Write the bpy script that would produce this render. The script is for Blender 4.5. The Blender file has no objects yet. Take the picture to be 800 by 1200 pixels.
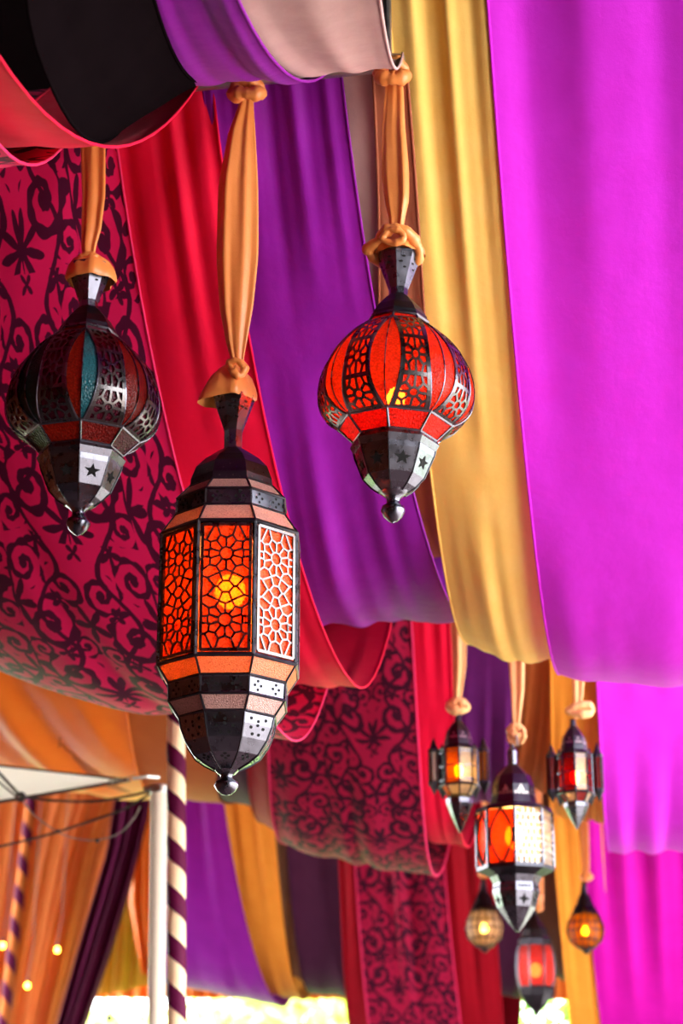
import bpy, bmesh, math, random
from mathutils import Vector, Matrix, noise
random.seed(7)
SC = bpy.context.scene
COL = SC.collection
PI = math.pi

# ------------------------------------------------------------------ camera
F_PX, CAM_Z = 2300.0, 1.6
YAW, PITCH = math.radians(10.4), math.atan(798 / F_PX)
CAM = Vector((0, 0, CAM_Z))
FWD = Vector((-math.sin(YAW) * math.cos(PITCH), math.cos(YAW) * math.cos(PITCH), math.sin(PITCH)))
RGT = Vector((math.cos(YAW), math.sin(YAW), 0))
UPV = RGT.cross(FWD)
cam = bpy.data.cameras.new('camera')
cam_ob = bpy.data.objects.new('camera', cam)
COL.objects.link(cam_ob)
cam_ob.matrix_world = Matrix((
    (RGT.x, UPV.x, -FWD.x, CAM.x), (RGT.y, UPV.y, -FWD.y, CAM.y),
    (RGT.z, UPV.z, -FWD.z, CAM.z), (0, 0, 0, 1)))
cam.sensor_fit = 'VERTICAL'
cam.sensor_height = 36
cam.lens = F_PX / 1200 * 36
cam.clip_end = 300
cam.dof.use_dof = True
cam.dof.focus_distance = 5.15
cam.dof.aperture_fstop = 2.8
SC.camera = cam_ob

# ------------------------------------------------------------------ sky, sun, exposure
SC.view_settings.view_transform = 'Standard'
SC.view_settings.look = 'None'
SC.view_settings.gamma = 1
SC.view_settings.exposure = 1.7
w = bpy.data.worlds.new('sky')
SC.world = w
w.use_nodes = True
bg = w.node_tree.nodes['Background']
bg.inputs[0].default_value = (0.97, 0.97, 1.0, 1)
bg.inputs[1].default_value = 4.2
sun = bpy.data.lights.new('sun', 'SUN')
sun.energy = 4.0
sun.angle = math.radians(3)
sun.color = (1, 0.94, 0.82)
sun_ob = bpy.data.objects.new('sun', sun)
COL.objects.link(sun_ob)
sun_ob.rotation_euler = Vector((-0.62, 0.28, -0.75)).to_track_quat('-Z', 'Y').to_euler()


# ------------------------------------------------------------------ helpers
def ray(px, py):
    return FWD * F_PX + RGT * (px - 400) - UPV * (py - 600)


def at(px, py, Y):
    """the point on the upright plane at distance Y down the tent seen at px, py"""
    d = ray(px, py)
    return CAM + d * (Y / d.y)


def yz(px, Y, z):
    """photo row where height z at distance Y shows, near column px"""
    lo, hi = -3000.0, 3000.0
    for _ in range(50):
        m_ = (lo + hi) / 2
        if at(px, m_, Y).z > z:
            lo = m_
        else:
            hi = m_
    return lo


def mpp(p):
    """metres per photo pixel at a point"""
    return (p - CAM).dot(FWD) / F_PX


class MB:
    def __init__(self):
        self.v, self.f, self.m, self.uv = [], [], [], {}

    def vert(self, p):
        self.v.append(tuple(p))
        return len(self.v) - 1

    def face(self, idx):
        self.f.append(tuple(idx))

    def grid(self, pts, closed_u=False):
        """pts[row][col] of points -> quads"""
        rows = [[self.vert(p) for p in r] for r in pts]
        n = len(rows[0])
        for a, b in zip(rows, rows[1:]):
            for i in range(n if closed_u else n - 1):
                j = (i + 1) % n
                self.face((a[i], a[j], b[j], b[i]))
        return rows

    def tube(self, pts, r, n=6, cap=True, closed=False):
        pts = [Vector(p) for p in pts]
        rs = r if isinstance(r, (list, tuple)) else [r] * len(pts)
        rings = []
        t0 = (pts[1] - pts[0]).normalized()
        nrm = t0.orthogonal().normalized()
        N = len(pts)
        for i, p in enumerate(pts):
            if closed:
                t = pts[(i + 1) % N] - pts[i - 1]
            else:
                t = pts[min(i + 1, N - 1)] - pts[max(i - 1, 0)]
            t = t.normalized() if t.length > 1e-9 else t0
            nrm = (nrm - t * nrm.dot(t))
            nrm = nrm.normalized() if nrm.length > 1e-6 else t.orthogonal().normalized()
            b = t.cross(nrm)
            rings.append([self.vert(p + (nrm * math.cos(2 * PI * k / n) + b * math.sin(2 * PI * k / n)) * rs[i]) for k in range(n)])
        pairs = list(zip(rings, rings[1:])) + ([(rings[-1], rings[0])] if closed else [])
        for a, c in pairs:
            for k in range(n):
                self.face((a[k], a[(k + 1) % n], c[(k + 1) % n], c[k]))
        if cap and not closed:
            self.face(tuple(reversed(rings[0])))
            self.face(tuple(rings[-1]))

    def lathe(self, prof, n=24, rot=0.0, cap=True):
        """prof: (radius, z) list"""
        rings = [[self.vert((r * math.cos(rot + 2 * PI * k / n), r * math.sin(rot + 2 * PI * k / n), z)) for k in range(n)] for r, z in prof]
        for a, c in zip(rings, rings[1:]):
            for k in range(n):
                self.face((a[k], a[(k + 1) % n], c[(k + 1) % n], c[k]))
        if cap:
            self.face(tuple(rings[0]))
            self.face(tuple(rings[-1]))

    def slab(self, quad, th, inset=0.0):
        """a thin plate from four corner points, th along its normal"""
        q = [Vector(p) for p in quad]
        c = sum(q, Vector()) / 4
        if inset:
            q = [p + (c - p).normalized() * inset for p in q]
        nrm = (q[1] - q[0]).cross(q[3] - q[0]).normalized()
        a = [self.vert(p) for p in q]
        b = [self.vert(p - nrm * th) for p in q]
        self.face(a)
        self.face(tuple(reversed(b)))
        for i in range(4):
            j = (i + 1) % 4
            self.face((a[j], a[i], b[i], b[j]))

    def box(self, lo, hi):
        x0, y0, z0 = lo
        x1, y1, z1 = hi
        i = [self.vert(p) for p in ((x0, y0, z0), (x1, y0, z0), (x1, y1, z0), (x0, y1, z0), (x0, y0, z1), (x1, y0, z1), (x1, y1, z1), (x0, y1, z1))]
        for f in ((3, 2, 1, 0), (4, 5, 6, 7), (0, 1, 5, 4), (1, 2, 6, 5), (2, 3, 7, 6), (3, 0, 4, 7)):
            self.face([i[k] for k in f])

    def ball(self, c, r, n=12, m=8, sz=1.0):
        c = Vector(c)
        pts = []
        for j in range(m + 1):
            a = PI * j / m
            pts.append([c + Vector((r * max(math.sin(a), 1e-4) * math.cos(2 * PI * k / n), r * max(math.sin(a), 1e-4) * math.sin(2 * PI * k / n), -r * sz * math.cos(a))) for k in range(n)])
        self.grid(pts, closed_u=True)

    def build(self, name, mat, parent=None, smooth=False, uvs=None):
        me = bpy.data.meshes.new(name)
        me.from_pydata(self.v, [], self.f)
        me.materials.append(mat)
        if uvs:
            l = me.uv_layers.new(name='UVMap')
            for lp in me.loops:
                l.data[lp.index].uv = uvs[lp.vertex_index]
        if smooth:
            for p in me.polygons:
                p.use_smooth = True
        o = bpy.data.objects.new(name, me)
        COL.objects.link(o)
        if parent:
            o.parent = parent
        return o


def tag(o, label, cat, group=None):
    o['label'] = label
    o['category'] = cat
    if group:
        o['group'] = group
    return o


def empty(name, loc, rz=0.0):
    o = bpy.data.objects.new(name, None)
    COL.objects.link(o)
    o.location = loc
    o.rotation_euler = (0, 0, rz)
    o.empty_display_size = 0.05
    return o


def structure(name, mb, mat):
    o = mb.build(name, mat)
    o['kind'] = 'structure'
    return o


# ------------------------------------------------------------------ materials
class NT:
    """tiny expression layer over math nodes"""
    def __init__(self, tree):
        self.t = tree

    def n(self, kind, **kw):
        nd = self.t.nodes.new(kind)
        for k, v in kw.items():
            setattr(nd, k, v)
        return nd

    def ln(self, a, b):
        self.t.links.new(a, b)

    def m(self, op, a, b=None, c=None):
        nd = self.n('ShaderNodeMath', operation=op)
        for i, x in enumerate((a, b, c)):
            if x is None:
                continue
            if isinstance(x, (int, float)):
                nd.inputs[i].default_value = x
            else:
                self.ln(x, nd.inputs[i])
        return nd.outputs[0]


def new_mat(name):
    m = bpy.data.materials.new(name)
    m.use_nodes = True
    nt = NT(m.node_tree)
    p = m.node_tree.nodes['Principled BSDF']
    return m, nt, p


def rgb(h):
    c = [int(h[i:i + 2], 16) / 255 for i in (0, 2, 4)]
    return tuple(x / 12.92 if x <= 0.04045 else ((x + 0.055) / 1.055) ** 2.4 for x in c) + (1,)


def cloth_nodes(nt, p, rough=0.6, bump=0.25, scale=1.0):
    """woven threads and soft creases in the cloth"""
    tc = nt.n('ShaderNodeTexCoord')
    n1 = nt.n('ShaderNodeTexNoise')
    n1.inputs['Scale'].default_value = 9 * scale
    n1.inputs['Detail'].default_value = 4
    nt.ln(tc.outputs['Object'], n1.inputs['Vector'])
    n2 = nt.n('ShaderNodeTexNoise')
    n2.inputs['Scale'].default_value = 420
    n2.inputs['Detail'].default_value = 1
    nt.ln(tc.outputs['Object'], n2.inputs['Vector'])
    s = nt.m('ADD', nt.m('MULTIPLY', n1.outputs['Fac'], 1.0), nt.m('MULTIPLY', n2.outputs['Fac'], 0.12))
    b = nt.n('ShaderNodeBump')
    b.inputs['Strength'].default_value = bump
    b.inputs['Distance'].default_value = 0.02
    nt.ln(s, b.inputs['Height'])
    nt.ln(b.outputs['Normal'], p.inputs['Normal'])
    p.inputs['Roughness'].default_value = rough
    p.inputs['Specular IOR Level'].default_value = 0.07
    p.inputs['Sheen Weight'].default_value = 0.03
    p.inputs['Sheen Roughness'].default_value = 0.4
    return n1.outputs['Fac']


def cloth(name, c0, c1=None, rough=0.6, bump=0.25, translucent=0.0, spec=None):
    m, nt, p = new_mat(name)
    fac = cloth_nodes(nt, p, rough, bump)
    if spec is not None:
        p.inputs['Specular IOR Level'].default_value = spec
        p.inputs['Sheen Weight'].default_value = 0
    mix = nt.n('ShaderNodeMix', data_type='RGBA')
    mix.inputs[6].default_value = rgb(c0)
    mix.inputs[7].default_value = rgb(c1 or c0)
    nt.ln(fac, mix.inputs[0])
    nt.ln(mix.outputs[2], p.inputs['Base Color'])
    if translucent:
        tr = nt.n('ShaderNodeBsdfTranslucent')
        nt.ln(mix.outputs[2], tr.inputs['Color'])
        ms = nt.n('ShaderNodeMixShader')
        ms.inputs[0].default_value = translucent
        out = m.node_tree.nodes['Material Output']
        nt.ln(p.outputs[0], ms.inputs[1])
        nt.ln(tr.outputs[0], ms.inputs[2])
        nt.ln(ms.outputs[0], out.inputs[0])
    return m


def damask_group():
    """one scroll: an inward curling band; returns a mask"""
    g = bpy.data.node_groups.new('scroll', 'ShaderNodeTree')
    for nm in ('X', 'Y', 'CX', 'CY', 'R', 'Rot', 'Hand'):
        g.interface.new_socket(nm, in_out='INPUT', socket_type='NodeSocketFloat')
    g.interface.new_socket('Mask', in_out='OUTPUT', socket_type='NodeSocketFloat')
    nt = NT(g)
    gi = nt.n('NodeGroupInput')
    go = nt.n('NodeGroupOutput')
    I = gi.outputs
    dx = nt.m('SUBTRACT', I['X'], I['CX'])
    dy = nt.m('SUBTRACT', I['Y'], I['CY'])
    r = nt.m('DIVIDE', nt.m('SQRT', nt.m('ADD', nt.m('MULTIPLY', dx, dx), nt.m('MULTIPLY', dy, dy))), I['R'])
    th = nt.m('DIVIDE', nt.m('MULTIPLY', nt.m('ARCTAN2', dy, dx), I['Hand']), 2 * PI)
    ph = nt.m('FRACT', nt.m('ADD', nt.m('SUBTRACT', nt.m('ADD', th, I['Rot']), nt.m('MULTIPLY', nt.m('POWER', r, 0.8), 1.75)), 10.0))
    # ph is 0..1 around; the band is wide near the outside and thin at its turn
    lob = nt.m('COSINE', nt.m('MULTIPLY', th, 2 * PI * 7))
    band = nt.m('LESS_THAN', nt.m('ABSOLUTE', nt.m('SUBTRACT', ph, 0.5)), nt.m('ADD', nt.m('MULTIPLY', lob, 0.035), nt.m('MULTIPLY_ADD', r, -0.02, 0.225)))
    inside = nt.m('LESS_THAN', r, nt.m('MULTIPLY_ADD', lob, 0.1, 1.0))
    core = nt.m('LESS_THAN', r, 0.2)
    msk = nt.m('MAXIMUM', nt.m('MULTIPLY', band, inside), core)
    nt.ln(msk, go.inputs['Mask'])
    g2 = bpy.data.node_groups.new('blossom', 'ShaderNodeTree')
    for nm in ('X', 'Y', 'CX', 'CY', 'R', 'Petals', 'Rot', 'Squash'):
        g2.interface.new_socket(nm, in_out='INPUT', socket_type='NodeSocketFloat')
    g2.interface.new_socket('Mask', in_out='OUTPUT', socket_type='NodeSocketFloat')
    nt = NT(g2)
    gi = nt.n('NodeGroupInput')
    go = nt.n('NodeGroupOutput')
    I = gi.outputs
    dx = nt.m('SUBTRACT', I['X'], I['CX'])
    dy = nt.m('MULTIPLY', nt.m('SUBTRACT', I['Y'], I['CY']), I['Squash'])
    r = nt.m('DIVIDE', nt.m('SQRT', nt.m('ADD', nt.m('MULTIPLY', dx, dx), nt.m('MULTIPLY', dy, dy))), I['R'])
    a = nt.m('MULTIPLY', nt.m('ADD', nt.m('ARCTAN2', dy, dx), I['Rot']), I['Petals'])
    lim = nt.m('MULTIPLY_ADD', nt.m('COSINE', a), 0.40, 0.64)
    nt.ln(nt.m('LESS_THAN', r, lim), go.inputs['Mask'])
    return g, g2


def damask(name, ground, ground2, ink, tile=(0.64, 0.84)):
    """printed scrollwork, mirrored left to right in each repeat"""
    m, nt, p = new_mat(name)
    fac = cloth_nodes(nt, p, 0.62, 0.2)
    uv = nt.n('ShaderNodeUVMap')
    nz = nt.n('ShaderNodeTexNoise')
    nz.inputs['Scale'].default_value = 14
    nt.ln(uv.outputs[0], nz.inputs['Vector'])
    add = nt.n('ShaderNodeVectorMath', operation='MULTIPLY_ADD')
    nt.ln(nz.outputs['Color'], add.inputs[0])
    add.inputs[1].default_value = (0.018, 0.018, 0)
    nt.ln(uv.outputs[0], add.inputs[2])
    sep = nt.n('ShaderNodeSeparateXYZ')
    nt.ln(add.outputs[0], sep.inputs[0])
    U = nt.m('DIVIDE', sep.outputs[0], tile[0])
    V0 = nt.m('DIVIDE', sep.outputs[1], tile[1])
    # every second column drops by half a repeat
    drop = nt.m('MULTIPLY', nt.m('MODULO', nt.m('FLOOR', nt.m('ADD', U, 100)), 2), 0.5)
    V = nt.m('FRACT', nt.m('ADD', nt.m('ADD', V0, drop), 100))
    X = nt.m('ABSOLUTE', nt.m('SUBTRACT', nt.m('FRACT', nt.m('ADD', U, 100)), 0.5))   # 0..0.5
    Y = nt.m('MULTIPLY', V, tile[1] / tile[0])                                        # 0..1.33
    g, g2 = damask_group()
    masks = []
    for cx, cy, R, rot, hand in ((0.24, 0.30, 0.17, 0.1, 1), (0.30, 0.72, 0.165, 0.6, -1), (0.13, 1.02, 0.12, 0.35, 1), (0.40, 1.12, 0.12, 0.8, 1),
                                 (0.41, 0.50, 0.085, 0.2, -1), (0.10, 0.56, 0.085, 0.5, 1), (0.42, 0.10, 0.10, 0.0, -1)):
        n = nt.n('ShaderNodeGroup')
        n.node_tree = g
        nt.ln(X, n.inputs['X'])
        nt.ln(Y, n.inputs['Y'])
        for k, v in (('CX', cx), ('CY', cy), ('R', R * 1.18), ('Rot', rot), ('Hand', hand)):
            n.inputs[k].default_value = v
        masks.append(n.outputs[0])
    for cx, cy, R, pet, rot, sq in ((0.0, 0.10, 0.19, 8, 0.2, 1.0), (0.0, 0.78, 0.12, 5, 0.3, 0.8), (0.24, 0.52, 0.07, 4, 0.4, 1), (0.5, 0.86, 0.13, 6, 0.0, 0.7),
                                    (0.19, 0.88, 0.06, 3, 0.5, 1), (0.5, 0.33, 0.10, 4, 0, 0.6), (0.27, 1.27, 0.09, 5, 0.2, 0.8), (0.0, 1.26, 0.06, 4, 0.7, 1)):
        n = nt.n('ShaderNodeGroup')
        n.node_tree = g2
        nt.ln(X, n.inputs['X'])
        nt.ln(Y, n.inputs['Y'])
        for k, v in (('CX', cx), ('CY', cy), ('R', R), ('Petals', pet), ('Rot', rot), ('Squash', sq)):
            n.inputs[k].default_value = v
        masks.append(n.outputs[0])
    # wavy stem
    sx = nt.m('MULTIPLY_ADD', nt.m('SINE', nt.m('MULTIPLY', Y, 2 * PI / (tile[1] / tile[0]) * 2)), 0.1, 0.25)
    masks.append(nt.m('LESS_THAN', nt.m('ABSOLUTE', nt.m('SUBTRACT', X, sx)), 0.02))
    k = masks[0]
    for q in masks[1:]:
        k = nt.m('MAXIMUM', k, q)
    gm = nt.n('ShaderNodeMix', data_type='RGBA')
    gm.inputs[6].default_value = rgb(ground)
    gm.inputs[7].default_value = rgb(ground2)
    nt.ln(fac, gm.inputs[0])
    im = nt.n('ShaderNodeMix', data_type='RGBA')
    nt.ln(nt.m('MULTIPLY', k, 0.93), im.inputs[0])
    nt.ln(gm.outputs[2], im.inputs[6])
    im.inputs[7].default_value = rgb(ink)
    nt.ln(im.outputs[2], p.inputs['Base Color'])
    return m


def metal(name, c, rough, bump=0.15, metallic=1.0):
    m, nt, p = new_mat(name)
    tc = nt.n('ShaderNodeTexCoord')
    nz = nt.n('ShaderNodeTexNoise')
    nz.inputs['Scale'].default_value = 26
    nz.inputs['Detail'].default_value = 5
    nt.ln(tc.outputs['Object'], nz.inputs['Vector'])
    mix = nt.n('ShaderNodeMix', data_type='RGBA')
    a = rgb(c)
    mix.inputs[6].default_value = tuple(x * 0.55 for x in a[:3]) + (1,)
    mix.inputs[7].default_value = tuple(min(1, x * 1.35) for x in a[:3]) + (1,)
    nt.ln(nz.outputs['Fac'], mix.inputs[0])
    nt.ln(mix.outputs[2], p.inputs['Base Color'])
    p.inputs['Metallic'].default_value = metallic
    nt.ln(nt.m('MULTIPLY_ADD', nz.outputs['Fac'], 0.25, rough - 0.1), p.inputs['Roughness'])
    b = nt.n('ShaderNodeBump')
    b.inputs['Strength'].default_value = bump
    b.inputs['Distance'].default_value = 0.006
    nt.ln(nz.outputs['Fac'], b.inputs['Height'])
    nt.ln(b.outputs['Normal'], p.inputs['Normal'])
    return m


def glass(name, c, clear=0.22, trans=0.6, rough=0.22, cell=160, bump=0.5, blur=0.42, ior=1.5):
    """hammered coloured glass: scatters the lamp behind it, lets some through, shines a little"""
    m, nt, p = new_mat(name)
    out = m.node_tree.nodes['Material Output']
    tc = nt.n('ShaderNodeTexCoord')
    vo = nt.n('ShaderNodeTexVoronoi')
    vo.inputs['Scale'].default_value = cell
    nt.ln(tc.outputs['Object'], vo.inputs['Vector'])
    b = nt.n('ShaderNodeBump')
    b.inputs['Strength'].default_value = bump
    b.inputs['Distance'].default_value = 0.004
    nt.ln(vo.outputs['Distance'], b.inputs['Height'])
    col = rgb(c)
    mix = nt.n('ShaderNodeMix', data_type='RGBA')
    mix.inputs[6].default_value = col
    mix.inputs[7].default_value = tuple(x * 0.5 for x in col[:3]) + (1,)
    nt.ln(vo.outputs['Distance'], mix.inputs[0])
    nt.ln(mix.outputs[2], p.inputs['Base Color'])
    p.inputs['Roughness'].default_value = rough
    p.inputs['IOR'].default_value = ior
    nt.ln(b.outputs['Normal'], p.inputs['Normal'])
    tl = nt.n('ShaderNodeBsdfTranslucent')
    nt.ln(mix.outputs[2], tl.inputs['Color'])
    nt.ln(b.outputs['Normal'], tl.inputs['Normal'])
    tp = nt.n('ShaderNodeBsdfRefraction')
    tp.inputs['IOR'].default_value = 1.03
    tp.inputs['Roughness'].default_value = blur
    nt.ln(mix.outputs[2], tp.inputs['Color'])
    nt.ln(b.outputs['Normal'], tp.inputs['Normal'])
    m1 = nt.n('ShaderNodeMixShader')
    m1.inputs[0].default_value = trans
    nt.ln(p.outputs[0], m1.inputs[1])
    nt.ln(tl.outputs[0], m1.inputs[2])
    m2 = nt.n('ShaderNodeMixShader')
    m2.inputs[0].default_value = clear
    nt.ln(m1.outputs[0], m2.inputs[1])
    nt.ln(tp.outputs[0], m2.inputs[2])
    nt.ln(m2.outputs[0], out.inputs[0])
    return m


def emit(name, c, s):
    m = bpy.data.materials.new(name)
    m.use_nodes = True
    t = m.node_tree
    t.nodes.remove(t.nodes['Principled BSDF'])
    e = t.nodes.new('ShaderNodeEmission')
    e.inputs[0].default_value = rgb(c)
    e.inputs[1].default_value = s
    t.links.new(e.outputs[0], t.nodes['Material Output'].inputs[0])
    return m


def rough_mat(name, c0, c1, scale=8, rough=0.8):
    m, nt, p = new_mat(name)
    tc = nt.n('ShaderNodeTexCoord')
    nz = nt.n('ShaderNodeTexNoise')
    nz.inputs['Scale'].default_value = scale
    nz.inputs['Detail'].default_value = 6
    nt.ln(tc.outputs['Object'], nz.inputs['Vector'])
    mix = nt.n('ShaderNodeMix', data_type='RGBA')
    mix.inputs[6].default_value = rgb(c0)
    mix.inputs[7].default_value = rgb(c1)
    nt.ln(nz.outputs['Fac'], mix.inputs[0])
    nt.ln(mix.outputs[2], p.inputs['Base Color'])
    p.inputs['Roughness'].default_value = rough
    return m


M = {
    'magenta': cloth('magenta_cloth', 'ca28ce', 'd232dc'),
    'pink': cloth('hot_pink_cloth', 'b80c98', 'c814a8'),
    'yellow': cloth('yellow_orange_cloth', 'ffca62', 'ffd67c'),
    'orange': cloth('orange_cloth', 'f07416', 'f88c2c', rough=0.42, spec=0.3),
    'amber': cloth('amber_cloth', 'e8922c', 'f0a440'),
    'brown': cloth('russet_cloth', 'b4602c', 'c07038'),
    'russet': cloth('dark_russet_cloth', '96543c', 'a05e44'),
    'mauve': cloth('mauve_beige_cloth', 'b08a88', 'c4a09a'),
    'taupe': cloth('taupe_cloth', '7c5f4c', '8c6c54'),
    'purple': cloth('purple_cloth', '7a1488', '8a1a98', rough=0.5),
    'plum': cloth('plum_cloth', '521858', '621e66'),
    'dark_plum': cloth('dark_plum_cloth', '46203c', '532848'),
    'maroon': cloth('maroon_cloth', '4a0c30', '5a1038', rough=0.5),
    'red': cloth('red_cloth', 'd80c34', 'e4143e'),
    'red_shaded': cloth('shaded_red_cloth', '8e0a1a', '9c0e22'),  # the red cloth again, back-row shade put into its colour
    'sheer': cloth('orange_sheer_cloth', 'c4683c', 'd07c4c', translucent=0.4),
    'gold': cloth('golden_cloth', 'c48c34', 'd09c44', translucent=0.3),
    'ribbon': cloth('orange_satin', 'd8803c', 'e4904c', rough=0.32, spec=0.5),
    'ribbon_pale': cloth('peach_satin', 'f0b070', 'f6c088', rough=0.4),
    'berry': cloth('berry_hem', 'd02458', 'd83064'),
    'black': cloth('hollow_shade', '0a0608', '100a0c', rough=1.0, spec=0.0),  # stands for the shade inside the red swag
    'damask': damask('berry_damask', 'd81858', 'e42064', '2c102a'),
    'damask_shaded': damask('shaded_berry_damask', '98123a', 'a41a42', '260c20', (0.52, 0.68)),  # same damask with its ground darkened to paint the back rows' shade
    'iron': metal('blackened_iron', '666670', 0.26),
    'iron_dark': metal('black_iron', '404046', 0.32),
    'tin': metal('worn_tin', '5e5a5a', 0.26),
    'hole': rough_mat('pierced_hole', '050505', '0a0808', 8, 1.0),
    'g_orange': glass('orange_glass', 'fa7a34', 0.5, 0.4, blur=0.38),
    'g_red': glass('red_glass', 'f03a20', 0.45, 0.6),
    'g_ruby': glass('ruby_glass', 'a82018', 0.5, 0.35, blur=0.36),
    'g_green': glass('dark_green_glass', '0c3a30', 0.12, 0.5),
    'g_teal': glass('teal_glass', '2a7c88', 0.12, 0.45),
    'g_plum': glass('plum_glass', '6c1030', 0.12, 0.5),
    'g_pink': glass('pink_stippled_glass', 'e0a89c', 0.08, 0.3, 0.25, 300, ior=2.1),
    'g_amber': glass('amber_glass', 'e0902c', 0.6, 0.4, blur=0.3),
    'g_clear': glass('milky_clear_glass', 'e8dccc', 0.6, 0.3, blur=0.3, ior=2.0),
    'bulb': emit('lamp_glow', 'ffcc60', 60),
    'bulb_small': emit('candle_glow', 'ffc050', 48),
    'bulb_dim': emit('dim_candle_glow', 'ffb840', 22),
    'fairy': emit('fairy_light_glow', 'ffb830', 18),
    'roof': cloth('dark_tent_roof', '0e0a0c', '140e10', rough=1.0, spec=0.0),
    'wall': cloth('rust_tent_wall', '70301c', '7c3822', rough=0.8),
    'ground': rough_mat('grey_paving', 'a49c96', 'b8b0aa', 3),
    'floor_dark': rough_mat('added_dark_floor', '402c30', '4c363a', 40, 0.95),  # dark tone of the added floor sheet
    'lawn': rough_mat('lawn', '4c7c24', '6c9c34', 1.2),
    'white': cloth('white_canvas', 'fbfaf6', 'fffefa', translucent=0.4),
    'paint': rough_mat('cream_paint', 'ded4bc', 'ebe3d0', 5, 0.5),
    'cream': cloth('cream_cloth', 'f4d8a8', 'fae2b8', bump=0.5),
    'rope': rough_mat('dark_rope', '28201e', '3c322c', 90),
    'wire': rough_mat('grey_cord', '6c625c', '8a807a', 90),
    'steel': metal('steel', 'b0aca4', 0.35),
    'leaf': rough_mat('leaf', '5ca02a', '9ccc48', 4),
    'leaf2': rough_mat('leaf_pale', 'a8c848', 'd4e070', 4),
    'bark': rough_mat('bark', '5a4430', '6c543c', 12),
}

# ------------------------------------------------------------------ the tent: ground, roof, bars; added light blocks
BARS = [1.667, 5.0, 8.333, 11.667, 15.0]
MIDS = [3.333, 6.667, 10.0, 13.333]
ZBAR = at(290, 80, 5.0).z

b = MB(); b.box((-30, -30, -0.3), (30, 17.5, 0)); structure('floor', b, M['ground'])
b = MB(); b.box((-6.9, -6.9, 0), (2.6, 16.9, 0.012)); structure('floor_darkener', b, M['floor_dark'])  # added unseen, dark so the lantern bowls reflect less light
b = MB(); b.box((-60, 17.5, -0.3), (60, 120, -0.02)); structure('ground', b, M['lawn'])
b = MB(); b.box((-7, -7, ZBAR + 0.36), (2.6, 17, ZBAR + 0.40)); structure('ceiling', b, M['roof'])
b = MB(); b.box((-7.1, -7, 0), (-7, 10.5, ZBAR + 0.36)); structure('wall_left', b, M['wall'])  # unseen side, its length set to keep light off the lanterns' left faces
b = MB(); b.box((-7, -7.1, 0), (2.6, -7, ZBAR + 0.36)); structure('wall_back', b, M['wall'])
b = MB(); b.box((2.6, 11, 1.5), (2.7, 17, ZBAR + 0.36)); structure('wall_sky_block_far', b, M['wall'])  # added out of view to hold daylight off the back rows
b = MB(); b.box((2.6, -7, 0), (2.7, 1.6, ZBAR + 0.36)); structure('wall_sky_block_near', b, M['wall'])  # added out of view, keeps open sky out of the lantern reflections
ZV = at(400, 1146, 17.1).z
b = MB(); b.box((-7, 17.0, ZV), (2.6, 17.1, ZBAR + 0.36)); structure('wall_light_block_end', b, M['wall'])  # end wall added to cut the light reaching the back rows
ZH = at(100, 866, 14.8).z
b = MB(); b.box((-7, 14.8, ZH), (-3.6, 16.3, ZH + 0.12)); structure('trim_6', b, M['paint'])
for i, Y in enumerate(BARS):
    xr = at(474, 80, Y).x if i == 1 else 2.55
    b = MB(); b.tube([(-6.98, Y, ZBAR - 0.035), (xr, Y, ZBAR - 0.035)], 0.024, 12)
    b.tube([(-3.0, Y, ZBAR - 0.035), (-3.0, Y, ZBAR + 0.36)], 0.012, 8)
    b.tube([(xr - 0.05, Y, ZBAR - 0.035), (xr - 0.05, Y, ZBAR + 0.36)], 0.012, 8)
    structure('trim_%d' % (i + 1), b, M['steel'])


# ------------------------------------------------------------------ ceiling drapes
def smooth(t):
    return t * t * (3 - 2 * t)


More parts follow.
